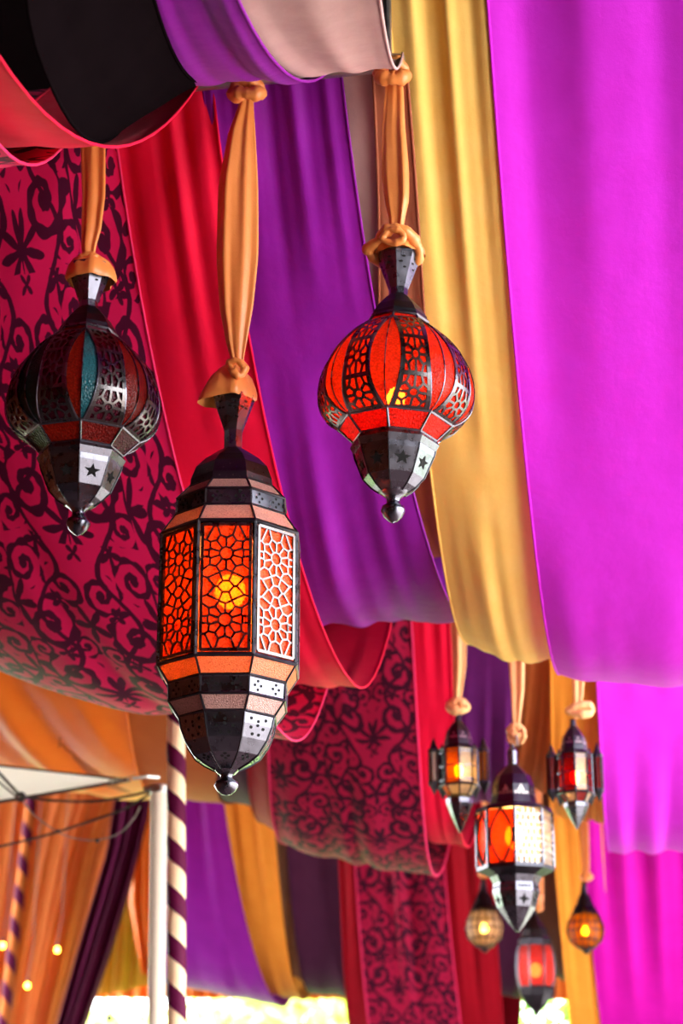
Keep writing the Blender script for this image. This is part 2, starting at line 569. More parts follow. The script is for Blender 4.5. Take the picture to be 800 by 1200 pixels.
def drape(label, mat, row, near, bot, zf=None, folds=6, amp=0.018, amp_bot=0.006, skew=0.0, lift=0.0, seed=0, ynear=None, nu=46, nv=64,
          far=None, hems=True, name='ceiling_drape', crease=None, bulge=0.0):
    """cloth slung between two bars of the roof, lowest midway; near and bot are its left and right edge in the photograph"""
    Yn = ynear or BARS[row]
    Ym, Yf = MIDS[row], BARS[row + 1]
    nL, nR = at(*near[0], Yn), at(*near[1], Yn)
    zfar = (zf or ZBAR) + lift

    def lowest(px, py, fx=None):
        """lowest point of the cloth's edge, so that its under-curve is seen at px, py"""
        lo, hi = 0.5, zfar
        for _ in range(40):
            z0 = (lo + hi) / 2
            best = min((((z0 + (zfar - z0) * (q / 40) ** 2) - CAM_Z) / (Ym + (Yf - Ym) * q / 40), q) for q in range(41))
            yt = Ym + (Yf - Ym) * best[1] / 40
            p = at(px, py, yt)
            if best[0] > (p.z - CAM_Z) / yt:
                hi = z0
            else:
                lo = z0
        q = best[1] / 40
        return Vector((p.x if fx is None else (p.x - at(fx, 100, Yf).x * q) / (1 - q), Ym, z0))
    fp = far or (None, None)
    bL, bR = lowest(*bot[0], fp[0]), lowest(*bot[1], fp[1])
    fLx, fRx = (at(far[0], 100, Yf).x, at(far[1], 100, Yf).x) if far else (bL.x, bR.x)
    rnd = random.Random(seed)
    ph = [rnd.uniform(0, 6.28) for _ in range(6)]
    fr = [folds * rnd.uniform(0.8, 1.2) for _ in range(3)] + [folds * 2.3, folds * 0.45, 1]
    pts, uv = [], []
    for j in range(nv + 1):
        v = j / nv
        row_p = []
        for i in range(nu + 1):
            u = i / nu
            if v <= 0.5:
                t = v * 2
                s = smooth(t) * 0.55 + t * 0.45
                X = (nL.x * (1 - u) + nR.x * u) * (1 - s) + (bL.x * (1 - u) + bR.x * u) * s
                z1 = nL.z * (1 - u) + nR.z * u + lift
                z0 = bL.z * (1 - u) + bR.z * u
                Y = Yn + (Ym - Yn) * t
                z = z0 + (z1 - z0) * (1 - t) ** 2
                slope = 2 * (z1 - z0) * (1 - t) / (Ym - Yn)
            else:
                t = (v - 0.5) * 2
                X = (bL.x * (1 - u) + bR.x * u) * (1 - t) + (fLx * (1 - u) + fRx * u) * t
                z0 = bL.z * (1 - u) + bR.z * u
                Y = Ym + (Yf - Ym) * t
                z = z0 + (zfar - z0) * t ** 2
                slope = -2 * (zfar - z0) * t / (Yf - Ym)
            e = abs(v - 0.5) * 2
            A = amp * e ** 1.05 + amp_bot * (1 - e)
            uu = u + skew * v
            F = 0.45 * math.sin(fr[0] * 6.28 * uu + ph[0] + 0.8 * v) + 0.3 * math.sin(fr[4] * 6.28 * uu + ph[3] - v)
            F += 1.5 * noise.noise((uu * folds * 1.3 + seed * 3.1, v * 1.3, seed)) + 0.7 * noise.noise((uu * folds * 2.9 + seed, v * 2.1, seed + 9))
            if crease:
                for cu0, cu1, cd, cw in crease:
                    cu = cu0 + (cu1 - cu0) * min(v * 2, 1)
                    A_c = cd * math.exp(-((u - cu) / cw) ** 2) * (1 - 0.45 * (1 - e))
                    F += A_c / max(A, 1e-5)
            nz = Vector((0, slope, -1)).normalized() * -1   # away from the viewer below
            d = nz * (A * F * min(1, 8 * u + 0.25, 8 * (1 - u) + 0.25))
            # soft sag across the width
            d = d + Vector((0, 0, -bulge * math.sin(PI * u)))
            row_p.append(Vector((X, Y, z)) + d)
        pts.append(row_p)
    # arc length for the print
    mb = MB()
    mb.grid(pts)
    L = [0.0]
    for a, c in zip(pts, pts[1:]):
        L.append(L[-1] + (c[nu // 2] - a[nu // 2]).length)
    for j in range(nv + 1):
        wdt = (pts[j][nu] - pts[j][0]).length
        wref = (pts[nv // 2][nu] - pts[nv // 2][0]).length
        for i in range(nu + 1):
            uv.append(((i / nu - 0.5) * wref + 0.07 * seed, -L[j]))
    o = mb.build(name, M[mat], smooth=True, uvs=uv)
    tag(o, label, 'drape', None)
    if hems:
        for c in (0, nu):
            h = MB()
            h.tube([pts[j][c] for j in range(0, nv + 1, 2)], 0.0045 if row < 2 else 0.006, 6)
            h.build('hem', M['berry' if 'damask' in mat else mat], o, smooth=True)
    return o


# front row, nearest the camera: only the low curves show along the top
drape('berry damask drape whose thin pink rim curls at the far left under the red swag', 'damask', 0, ((-260, -900), (-90, -900)), ((-330, 215), (42, 193)), folds=4, seed=1, far=(-300, 112))
drape('bright red swag across the top left corner, black hollow behind its edge', 'red', 0, ((-420, -900), (360, -900)), ((-80, 170), (142, 172)), folds=2, amp=0.03, amp_bot=0.002, seed=2, far=(60, 240))
drape('black sheet standing for shade in the hollow at the top, between the red corner swag and purple', 'black', 0, ((100, -900), (420, -900)), ((120, 166), (234, 96)), folds=2, amp=0.01, amp_bot=0.004, seed=33, far=(180, 262), lift=0.06)  # added sheet, paints the dark inside of the red swag
drape('purple swag dipping into the top between the black hollow and the grey swag', 'purple', 0, ((-180, -900), (220, -900)), ((225, 99), (362, 95)), folds=3, amp=0.03, amp_bot=0.006, seed=3, far=(245, 396))
drape('mauve grey swag at the top between purple swag and yellow drape', 'mauve', 0, ((250, -900), (600, -900)), ((354, 90), (464, 80)), folds=2, amp=0.015, amp_bot=0.003, seed=4, far=(392, 472))

# second row: the big drapes behind the three front lanterns
drape('berry pink drape with black scroll print hanging behind the left lantern', 'damask', 1, ((-330, 142), (128, 100)), ((-230, 640), (348, 868)), folds=4, amp=0.012, amp_bot=0.006,
      seed=5, crease=[(0.52, 0.80, 0.045, 0.035)], nu=90, nv=90, bulge=0.16)
drape('plain red drape between black scroll print and purple, behind the middle ribbon', 'red', 1, ((100, 103), (246, 80)), ((250, 800), (424, 806)), folds=4, amp=0.04, amp_bot=0.005, seed=6)
drape('broad purple drape between plain red and mauve, hollow rim at its lower right', 'purple', 1, ((236, 86), (397, 68)), ((345, 735), (543, 727)), folds=4, amp=0.06, amp_bot=0.006, seed=7, skew=0.12, lift=0.01)
drape('narrow mauve beige drape beside the purple, behind the round red lantern', 'mauve', 1, ((385, 72), (442, 72)), ((440, 640), (522, 648)), folds=2, amp=0.010, amp_bot=0.004, seed=8, lift=0.02)
drape('narrow russet drape tucked beside the yellow one, behind the round red lantern', 'russet', 1, ((436, 76), (476, 76)), ((470, 650), (540, 655)), folds=2, amp=0.010, amp_bot=0.008, seed=9, lift=0.0)
drape('long yellow drape hanging beside the big magenta one', 'yellow', 1, ((447, -90), (580, -105)), ((550, 755), (664, 776)), folds=3, amp=0.035, amp_bot=0.008, seed=10, lift=0.07, bulge=0.03)
drape('largest bright magenta drape filling the upper right side', 'magenta', 1, ((564, -100), (1010, -150)), ((655, 790), (900, 806)), folds=3, amp=0.035, amp_bot=0.006, seed=11, bulge=0.02)

# third row
drape('glossy orange drape gathered in folds above the white sail at the left', 'orange', 2, ((-260, 560), (120, 560)), ((-190, 905), (190, 936)), folds=9, amp=0.057, amp_bot=0.022, seed=12, skew=-0.9)
drape('smooth orange drape behind the striped pole and tip of the largest lantern', 'brown', 2, ((90, 560), (262, 555)), ((90, 925), (268, 942)), folds=2, amp=0.019, amp_bot=0.006, seed=13, lift=0.05)
drape('dark plum drape just right of the tip of the largest lantern', 'dark_plum', 2, ((205, 555), (300, 550)), ((240, 935), (330, 950)), folds=2, amp=0.019, amp_bot=0.005, seed=14, lift=0.07)
drape('narrow shaded red drape along the left edge of the middle scroll print swag', 'red_shaded', 2, ((275, 550), (345, 545)), ((310, 965), (372, 1002)), folds=2, amp=0.019, amp_bot=0.004, seed=15, lift=0.04)
drape('shaded berry swag with black scroll print hanging in the middle below the red one', 'damask_shaded', 2, ((300, 550), (470, 535)), ((336, 990), (511, 1026)), folds=2.5, amp=0.038, amp_bot=0.012, seed=16, crease=[(0.5, 0.55, 0.05, 0.05)], bulge=0.03, nu=70)
drape('red drape behind the small lantern with turrets, right of scroll print', 'red', 2, ((445, 545), (515, 530)), ((490, 985), (548, 992)), folds=3, amp=0.038, amp_bot=0.006, seed=17, lift=0.02)
drape('plum purple drape hanging between two small lantern ribbons', 'plum', 2, ((500, 540), (598, 530)), ((520, 935), (606, 945)), folds=4, amp=0.038, amp_bot=0.01, seed=18, lift=0.05)
drape('russet drape with slanting folds behind the middle small lantern', 'brown', 2, ((580, 535), (650, 528)), ((590, 915), (662, 935)), folds=5, amp=0.042, amp_bot=0.015, seed=19, lift=0.07, skew=0.8)
drape('yellow drape just behind the small ruby lantern, ending beside lower magenta', 'amber', 2, ((636, 530), (700, 524)), ((652, 955), (712, 967)), folds=4, amp=0.038, amp_bot=0.01, seed=20, lift=0.03)
drape('middle magenta drape, second of three down the right edge', 'magenta', 2, ((684, 525), (960, 500)), ((714, 998), (900, 1002)), folds=5, amp=0.038, amp_bot=0.012, seed=21)

# fourth row
drape('violet to pink drape just right of the striped pole, ending above bright garden', 'purple', 3, ((190, 760), (240, 750)), ((196, 1152), (330, 1180)), folds=3, amp=0.038, amp_bot=0.004, seed=22, lift=0.02)
drape('amber drape right of the violet one, curving above the bright garden', 'amber', 3, ((236, 755), (305, 745)), ((300, 1160), (356, 1172)), folds=3, amp=0.038, amp_bot=0.01, seed=23, lift=0.03)
drape('taupe drape lying between amber and dark plum, low at the centre', 'taupe', 3, ((275, 750), (350, 740)), ((318, 1140), (380, 1152)), folds=4, amp=0.038, amp_bot=0.012, seed=24, lift=0.06, skew=0.5)
drape('dark plum drape hanging low at the centre beside taupe and shaded red', 'dark_plum', 3, ((320, 745), (400, 735)), ((366, 1164), (446, 1172)), folds=3, amp=0.028, amp_bot=0.006, seed=25, lift=0.04)
drape('shaded red drape low at the centre, left of the dark scroll print', 'red_shaded', 3, ((385, 740), (440, 735)), ((418, 1230), (475, 1250)), folds=2, amp=0.028, amp_bot=0.006, seed=26, lift=0.02)
drape('shaded berry scroll print drape at the bottom with a black gap in it', 'damask_shaded', 3, ((400, 740), (500, 730)), ((448, 1262), (558, 1275)), folds=2, amp=0.057, amp_bot=0.02, seed=27, crease=[(0.48, 0.48, 0.10, 0.06)])
drape('shaded red drape at the bottom beside the dark scroll print and teardrop lamp', 'red_shaded', 3, ((480, 735), (560, 725)), ((540, 1255), (600, 1262)), folds=3, amp=0.038, amp_bot=0.012, seed=28, lift=0.02)
drape('dark plum drape behind the three lowest lamps', 'dark_plum', 3, ((540, 728), (600, 722)), ((578, 1165), (645, 1172)), folds=3, amp=0.038, amp_bot=0.01, seed=29, lift=0.05)
drape('taupe drape behind the right side of the three lowest lamps', 'taupe', 3, ((585, 725), (655, 718)), ((625, 1140), (690, 1152)), folds=4, amp=0.038, amp_bot=0.012, seed=30, lift=0.06)
drape('amber drape behind the amber teardrop lamp', 'amber', 3, ((630, 720), (690, 715)), ((680, 1255), (724, 1262)), folds=3, amp=0.028, amp_bot=0.01, seed=31, lift=0.03)
drape('hot pink drape, lowest of the three down the right edge', 'pink', 3, ((665, 718), (930, 700)), ((716, 1262), (900, 1270)), folds=7, amp=0.067, amp_bot=0.03, seed=32)


# ------------------------------------------------------------------ lanterns
def clip_poly(poly, nx, ny, c):
    """keep the part of a polygon with nx*x+ny*y <= c"""
    out = []
    for (x0, y0), (x1, y1) in zip(poly, poly[1:] + poly[:1]):
        d0, d1 = nx * x0 + ny * y0 - c, nx * x1 + ny * y1 - c
        if d0 <= 0:
            out.append((x0, y0))
        if (d0 < 0 < d1) or (d1 < 0 < d0):
            t = d0 / (d0 - d1)
            out.append((x0 + (x1 - x0) * t, y0 + (y1 - y0) * t))
    return out


def cell_edges(seeds, W, H):
    """edges between neighbouring cells of a set of seeds in a W x H panel"""
    E = {}
    for i, (sx, sy) in enumerate(seeds):
        poly = [(0, 0), (W, 0), (W, H), (0, H)]
        for j, (tx, ty) in enumerate(seeds):
            if i != j:
                poly = clip_poly(poly, tx - sx, ty - sy, (tx * tx + ty * ty - sx * sx - sy * sy) / 2)
                if not poly:
                    break
        for a, c in zip(poly, poly[1:] + poly[:1]):
            mx, my = (a[0] + c[0]) / 2, (a[1] + c[1]) / 2
            if min(mx, W - mx, my, H - my) < 1e-5 or math.hypot(a[0] - c[0], a[1] - c[1]) < 0.004 * W:
                continue
            E[(round(mx / W, 3), round(my / W, 3))] = (a, c)
    return list(E.values())


def rosette_panel(W, H):
    s = []
    for cy in (H * 0.235, H * 0.765):
        cx = W / 2
        s.append((cx, cy))
        for k in range(10):
            a = 2 * PI * k / 10
            s.append((cx + 0.275 * W * math.cos(a), cy + 0.275 * W * math.sin(a)))
        for k in range(10):
            a = 2 * PI * (k + 0.5) / 10
            x, y = cx + 0.47 * W * math.cos(a), cy + 0.47 * W * math.sin(a)
            if 0 < x < W and 0 < y < H and abs(y - H / 2) > 0.09 * W:
                s.append((x, y))
        for sx in (0.06, 0.94):
            s.append((sx * W, cy + (0.46 * W if cy > H / 2 else -0.46 * W)))
            s.append((sx * W, cy))
    for dx, dy in ((0, 0), (0.2, 0.17), (-0.2, 0.17), (0.2, -0.17), (-0.2, -0.17), (0.4, 0), (-0.4, 0)):
        s.append((W / 2 + dx * W, H / 2 + dy * W))
    return s


def gore_seeds(n, W, H, pet=8):
    s = []
    for i in range(n):
        cy = H * (i + 0.5) / n
        s.append((W / 2, cy))
        for k in range(pet):
            a = 2 * PI * (k + 0.5) / pet
            s.append((W / 2 + 0.27 * W * math.cos(a), cy + 0.27 * W * math.sin(a)))
        for k in range(4):
            a = PI / 4 + PI / 2 * k
            s.append((W / 2 + 0.58 * W * math.cos(a), cy + 0.58 * H / n * math.sin(a) * 0.85))
    return [(x, y) for x, y in s if 0 < x < W and 0 < y < H]


def rods(mb, segs, fmap, wd, dp, sub=1):
    """flat bars along 2-D segments, mapped onto a surface by fmap(x, y, height)"""
    for a, c in segs:
        dx, dy = c[0] - a[0], c[1] - a[1]
        l = math.hypot(dx, dy)
        ox, oy = -dy / l * wd / 2, dx / l * wd / 2
        prev = None
        for k in range(sub + 1):
            t = k / sub
            x, y = a[0] + dx * t, a[1] + dy * t
            q = [mb.vert(fmap(x + ox, y + oy, 0)), mb.vert(fmap(x + ox, y + oy, dp)), mb.vert(fmap(x - ox, y - oy, dp)), mb.vert(fmap(x - ox, y - oy, 0))]
            if prev:
                for i in range(4):
                    j = (i + 1) % 4
                    mb.face((prev[i], prev[j], q[j], q[i]))
            prev = q


def pol(r, a, z):
    return Vector((r * math.cos(a), r * math.sin(a), z))


def face_quad(k, n, r0, z0, r1, z1):
    a0, a1 = 2 * PI * (k - 0.5) / n, 2 * PI * (k + 0.5) / n
    return [pol(r0, a0, z0), pol(r0, a1, z0), pol(r1, a1, z1), pol(r1, a0, z1)]


def face_map(k, n, r0, z0, r1, z1):
    """unit square on one facet, with height along its outward normal"""
    q = face_quad(k, n, r0, z0, r1, z1)
    nrm = (q[1] - q[0]).cross(q[3] - q[0]).normalized()

    def f(s, t, h=0.0):
        return (q[0] * (1 - s) + q[1] * s) * (1 - t) + (q[3] * (1 - s) + q[2] * s) * t + nrm * h
    return f, (q[1] - q[0]).length, (q[3] - q[2]).length, ((q[3] + q[2] - q[0] - q[1]) / 2).length


def shell(mb, prof, n=8):
    """n-sided loft through (radius, z)"""
    mb.lathe(prof, n, rot=-PI / n, cap=True)


def dots(mb, fm, spots, r, h=0.0012):
    """little round piercings on a facet"""
    f, wb, wt, ln = fm
    for s, t in spots:
        c = [mb.vert(f(s + r / wb * math.cos(2 * PI * k / 6), t + r / ln * math.sin(2 * PI * k / 6), h)) for k in range(6)]
        mb.face(c)


def star(mb, fm, s0, t0, R, h=0.0014, n=4, a0=0.0):
    f, wb, wt, ln = fm
    c = []
    for k in range(2 * n):
        rr = R if k % 2 == 0 else R * 0.42
        a = a0 + PI * k / n
        c.append(mb.vert(f(s0 + rr / wb * math.cos(a), t0 + rr / ln * math.sin(a), h)))
    m = mb.vert(f(s0, t0, h))
    for k in range(2 * n):
        mb.face((m, c[k], c[(k + 1) % (2 * n)]))


def quatre(s0, t0, ds, dt):
    return [(s0, t0 + dt), (s0, t0 - dt), (s0 - ds, t0), (s0 + ds, t0)]


class Frame:
    """turns photo measurements around a lantern's upright axis into its own radii and heights"""
    def __init__(self, px, y_tip, Y):
        self.px, self.Y = px, Y
        self.o = at(px, y_tip, Y)
        self.s = mpp(self.o)

    def z(self, y):
        return at(self.px, y, self.Y).z - self.o.z

    def r(self, hw):
        return hw * self.s

    def prof(self, rows, k=1.0):
        return [(self.r(hw) * k, self.z(y)) for hw, y in rows]


def edges_strip(mb, n, prof, r):
    for k in range(n):
        a = 2 * PI * (k - 0.5) / n
        mb.tube([pol(R, a, z) for R, z in prof], r, 5)


def ring(mb, R, z, r, n=8):
    mb.tube([pol(R, 2 * PI * (k - 0.5) / n, z) for k in range(n)], r, 5, closed=True)


K8 = 1.0 / math.cos(math.radians(9))     # octagon seen a little turned: corner radius from half width


def big_lantern():
    fr = Frame(265, 932, 5.0)
    t = empty('hanging_lantern', fr.o, math.radians(-80))
    tag(t, 'largest lantern, tall eight-sided with glowing orange rosette panels and long pointed base', 'lantern')
    I, D = M['iron'], M['iron_dark']
    P = lambda rows: fr.prof(rows, 1.072)
    # cup, neck, dome
    b = MB(); shell(b, P([(11, 507), (25.5, 468), (23, 468), (9, 503)])); b.build('cup', I, t)
    b = MB()
    for k in range(8):
        fm = face_map(k, 8, *P([(11, 507)])[0], *P([(25.5, 468)])[0])
        dots(b, fm, [(0.5, 0.78), (0.3, 0.62), (0.68, 0.6)], 0.0034)
    o = b.build('cup_piercings', M['hole'], t); o['kind'] = 'stuff'
    b = MB(); shell(b, P([(12.5, 531), (11, 526), (11, 507), (10, 505)])); b.build('neck', I, t)
    dome = P([(51, 581), (50, 568), (44, 553), (33, 542), (20, 533), (12.5, 528)])
    b = MB(); shell(b, dome); b.build('dome', D, t)
    b = MB()
    for k in range(8):
        fm = face_map(k, 8, *dome[0], *dome[1])
        dots(b, fm, [(0.2, 0.6), (0.4, 0.4), (0.6, 0.6), (0.8, 0.4)], 0.0028)
        fm = face_map(k, 8, *dome[1], *dome[2])
        dots(b, fm, [(0.3, 0.3), (0.5, 0.6), (0.7, 0.3)], 0.0028)
    o = b.build('dome_piercings', M['tin'], t); o['kind'] = 'stuff'
    # stippled glass bands and pierced metal bands
    bands = [((66, 593), (51, 577), 'g_pink'), ((82, 634), (67, 612), 'g_pink'), ((70, 807), (82, 788), 'g_orange_pale'), ((57, 845), (69, 828), 'g_pink')]
    for lo, hi, mk in bands:
        p0, p1 = P([lo, hi])
        for k in range(8):
            b = MB(); b.slab(face_quad(k, 8, *p0, *p1), 0.003, 0.004); b.build('glass_pane', M[mk], t)
        b = MB(); edges_strip(b, 8, [p0, p1], 0.0032); ring(b, *p0, 0.0042); ring(b, *p1, 0.0038)
        b.build('band_frame', D, t)
    for lo, hi in (((66, 611), (65.5, 593)), ((68.5, 827), (69.5, 808))):
        p0, p1 = P([lo, hi])
        b = MB(); shell(b, [p0, p1, (p1[0] - 0.004, p1[1]), (p0[0] - 0.004, p0[1])])
        o = b.build('pierced_band', I, t)
        b = MB()
        for k in range(8):
            fm = face_map(k, 8, *p0, *p1)
            sp = quatre(0.25, 0.5, 0.085, 0.26) + quatre(0.75, 0.5, 0.085, 0.26)
            dots(b, fm, sp, 0.0042)
        q = b.build('band_piercing', M['hole'], o); q['kind'] = 'stuff'
        b = MB(); edges_strip(b, 8, [p0, p1], 0.0036); ring(b, *p0, 0.003); ring(b, *p1, 0.003); b.build('band_frame', I, t)
    # eight main panels: orange glass behind a rosette lattice
    p0, p1 = P([(82, 787), (82, 635)])
    for k in range(8):
        f, wb, wt, H = face_map(k, 8, *p0, *p1)
        b = MB(); b.slab([f(0.05, 0.02, -0.004), f(0.95, 0.02, -0.004), f(0.95, 0.98, -0.004), f(0.05, 0.98, -0.004)], 0.003)
        g = b.build('glass_panel', M['g_orange'], t)
        b = MB()
        m = 0.012
        W = wb - 2 * m
        Hh = H - 2 * m
        segs = cell_edges(rosette_panel(W, Hh), W, Hh)
        fm = lambda x, y, h: f((x + m) / wb, (y + m) / H, h - 0.002)
        rods(b, segs, fm, 0.0052, 0.004)
        for a, c in (((0, 0), (W, 0)), ((W, 0), (W, Hh)), ((W, Hh), (0, Hh)), ((0, Hh), (0, 0))):
            rods(b, [(a, c)], fm, 0.008, 0.006)
        b.build('filigree', M['tin'], g)
        a = 2 * PI * (k - 0.5) / 8
        b = MB(); b.tube([pol(p0[0], a, p0[1]), pol(p1[0], a, p1[1])], 0.006, 6); b.build('corner_post', I, t)
    for q in (p0, p1):
        b = MB(); ring(b, *q, 0.006); b.build('panel_rim', D, t)
    # bowl and finial
    bowl = P([(9, 908), (14, 903), (27, 896), (38, 888), (48, 873), (54, 858), (56.5, 846)])
    b = MB(); shell(b, bowl); bo = b.build('bowl', I, t)
    b = MB(); edges_strip(b, 8, bowl[1:], 0.0028); b.build('bowl_seam', D, bo)
    b = MB()
    for k in range(8):
        fm = face_map(k, 8, *bowl[5], *bowl[6])
        dots(b, fm, [(0.25, 0.5), (0.5, 0.3), (0.75, 0.5)], 0.0046)
        fm = face_map(k, 8, *bowl[4], *bowl[5])
        dots(b, fm, [(0.28, 0.75), (0.5, 0.95), (0.72, 0.75), (0.38, 0.3), (0.62, 0.3)], 0.0046)
        fm = face_map(k, 8, *bowl[2], *bowl[3])
        dots(b, fm, quatre(0.5, 0.5, 0.14, 0.28), 0.0042)
    o = b.build('bowl_piercing', M['hole'], bo); o['kind'] = 'stuff'
    b = MB()
    b.lathe([(fr.r(h), fr.z(y)) for h, y in ((1, 932), (6, 931), (11, 927), (14.5, 921), (13, 916), (8, 913.5), (7, 910), (9, 907), (11, 904))], 20)
    b.build('finial', I, t, smooth=True)
    # lamp
    b = MB(); b.ball((0, 0, fr.z(694)), 0.042, 16, 10, 1.15); b.build('bulb', M['bulb'], t, smooth=True)
    b = MB(); b.lathe([(0.016, fr.z(668)), (0.016, fr.z(640))], 10); b.build('bulb_socket', D, t)
    return fr


M['g_orange_pale'] = glass('pale_orange_stippled_glass', 'f8a468', 0.15, 0.55, 0.25, 300, ior=2.0)


def globe_lantern(px, dy, label, glasses, lit, turn, tilt=0.0, hwk=1.0):
    """round lantern: glass gores between pierced metal gores, over an eight-sided bowl"""
    y = lambda v: v + dy
    fr = Frame(px, y(613), 5.0)
    t = empty('hanging_lantern', fr.o, math.radians(turn))
    t.rotation_euler = (Matrix.Rotation(tilt, 4, 'Y') @ Matrix.Rotation(math.radians(turn), 4, 'Z')).to_euler()
    tag(t, label, 'lantern')
    I, D = M['iron'], M['iron_dark']
    P = lambda rows: [(fr.r(h) * K8 * hwk, fr.z(y(v))) for h, v in rows]
    b = MB(); shell(b, P([(12, 340), (26.5, 304), (27, 300), (24, 300), (10, 337)])); b.build('cup', I, t)
    b = MB()
    cup = P([(12, 340), (26.5, 304)])
    for k in range(8):
        dots(b, face_map(k, 8, *cup[0], *cup[1]), [(0.35, 0.7), (0.65, 0.55), (0.5, 0.85)], 0.0032)
    o = b.build('cup_piercings', M['hole'], t); o['kind'] = 'stuff'
    b = MB(); shell(b, P([(13, 352), (11.5, 347), (11.5, 340), (11, 338)])); b.build('neck', I, t)
    dome = P([(36, 379), (35, 373), (28, 363), (18, 353), (12, 348)])
    b = MB(); shell(b, dome); b.build('dome', D, t)
    b = MB(); ring(b, dome[0][0], dome[0][1], 0.006); b.build('dome_rim', I, t)
    lo, hi = P([(42, 388), (35, 379)])
    for k in range(8):
        b = MB(); b.slab(face_quad(k, 8, *lo, *hi), 0.003, 0.003); b.build('glass_pane', M[glasses[(k + 1) % len(glasses)][0]], t)
    b = MB(); edges_strip(b, 8, [lo, hi], 0.0035); ring(b, *lo, 0.004); b.build('band_frame', D, t)
    # globe of gores
    z1, z0 = fr.z(y(388)), fr.z(y(499))
    prof = [(fr.r(h) * hwk, fr.z(y(v))) for h, v in ((66, 501), (78, 494), (87, 484), (91.5, 471), (91, 456), (87, 440), (79, 424), (68, 410), (56, 398), (41, 387))]

    def surf(a, tt, h=0.0):
        q = tt * (len(prof) - 1)
        i = min(int(q), len(prof) - 2)
        f = q - i
        # smooth interpolation through the profile
        p = [prof[max(0, min(len(prof) - 1, i + d))] for d in (-1, 0, 1, 2)]
        cr = lambda j: 0.5 * (2 * p[1][j] + (p[2][j] - p[0][j]) * f + (2 * p[0][j] - 5 * p[1][j] + 4 * p[2][j] - p[3][j]) * f * f + (-p[0][j] + 3 * p[1][j] - 3 * p[2][j] + p[3][j]) * f ** 3)
        crease = 0.4 + 0.6 * max(0.0, tt) if tt < 0.5 else 0.7
        aa = (a + PI / 8) % (PI / 4) - PI / 8
        R = cr(0) * (1 + 0.03 * (1 - math.cos(aa)) / (1 - math.cos(PI / 8)))
        return pol(R + h, a, cr(1))
    beta = lambda tt: math.radians(12.2) * max(0.0, math.sin(PI * (0.03 + 0.95 * tt))) ** 0.75
    N = 22
    for k in range(8):
        av = 2 * PI * (k + 0.5) / 8
        ga, gb = glasses[k % len(glasses)]
        b = MB(); b.grid([[surf(av + beta(j / N) * s, j / N, -0.002) for s in (-1, -0.66, -0.33, 0)] for j in range(N + 1)])
        g = b.build('glass_gore', M[ga], t, smooth=True)
        b = MB(); b.grid([[surf(av + beta(j / N) * s, j / N, -0.002) for s in (0, 0.33, 0.66, 1)] for j in range(N + 1)])
        b.build('glass_gore', M[gb], t, smooth=True)
        b = MB()
        for s in (-1, 1):
            b.tube([surf(av + beta(j / N) * s, j / N, 0.001) for j in range(N + 1)], 0.0032, 5)
        b.tube([surf(av, j / N, 0.0) for j in range(N + 1)], 0.0018, 4)
        b.build('gore_wire', I, g)
        # pierced gore
        ac = 2 * PI * k / 8
        W, H = 0.11, 0.34
        hf = lambda tt: PI / 8 - beta(tt)
        fm = lambda x, yy, h: surf(ac + hf(yy / H) * (2 * x / W - 1), yy / H, h - 0.001)
        b = MB()
        rods(b, cell_edges(gore_seeds(3, W, H), W, H), fm, 0.0075, 0.0035, 3)
        for a, c in (((0.006, 0), (0.006, H)), ((W - 0.006, 0), (W - 0.006, H))):
            rods(b, [(a, c)], fm, 0.015, 0.004, 20)
        for q in (0.0, H / 3, 2 * H / 3, H):
            q = min(max(q, 0.005), H - 0.005)
            rods(b, [((0, q), (W, q))], fm, 0.012, 0.003, 4)
        pg = b.build('pierced_gore', M['tin'], t)
        b = MB(); b.grid([[surf(ac + hf(j / N) * s, j / N, -0.004) for s in (-1, -0.3, 0.3, 1)] for j in range(N + 1)])
        b.build('gore_backing_glass', M[glasses[(k + 2) % len(glasses)][0]] if lit else M['g_plum'], pg, smooth=True)
    # lower glass band, collar, bowl, finial
    lo, hi = P([(49, 518), (68, 501)])
    for k in range(8):
        b = MB(); b.slab(face_quad(k, 8, *lo, *hi), 0.003, 0.004); b.build('glass_pane', M[glasses[k % len(glasses)][0]], t)
    b = MB(); edges_strip(b, 8, [lo, hi], 0.0036); ring(b, *lo, 0.0045); ring(b, *hi, 0.0045); b.build('band_frame', I, t)
    b = MB(); shell(b, P([(49, 531), (53, 524), (49, 517), (46, 517)])); b.build('collar', I, t)
    bowl = P([(17, 578), (26, 572), (36, 562), (47, 537), (48.5, 531)])
    b = MB(); shell(b, bowl); bo = b.build('bowl', I, t)
    b = MB(); edges_strip(b, 8, bowl, 0.0025); b.build('bowl_seam', D, bo)
    b = MB()
    for k in range(8):
        star(b, face_map(k, 8, *bowl[2], *bowl[3]), 0.5, 0.54, 0.021, n=5, a0=PI / 2)
    o = b.build('star_piercing', M['hole'], bo); o['kind'] = 'stuff'
    b = MB()
    b.lathe([(fr.r(h) * hwk, fr.z(y(v))) for h, v in ((1, 613), (5, 611), (11, 606), (14.5, 599), (13, 594), (8, 591), (8, 585), (13, 580), (18, 577), (19, 573), (16, 571))], 20)
    b.build('finial', I, t, smooth=True)
    if lit:
        b = MB(); b.ball((0, 0, fr.z(y(466))), 0.026, 14, 8, 1.2); b.build('bulb', M['bulb_small'], t, smooth=True)
        b = MB(); b.lathe([(0.012, fr.z(y(455))), (0.012, fr.z(y(430)))], 10); b.build('bulb_socket', D, t)
    return fr


fr_big = big_lantern()
fr_right = globe_lantern(460, 0, 'round lantern with lit red glass ribs, hanging in front of the purple and yellow drapes', [('g_red', 'g_red')], True, -111.5, tilt=0.032)
fr_left = globe_lantern(91, 15, 'unlit round lantern with red, green and teal ribs before black scroll print', [('g_red', 'g_teal'), ('g_ruby', 'g_ruby'), ('g_plum', 'g_teal'), ('g_green', 'g_green')], False, -96.5, hwk=0.985)


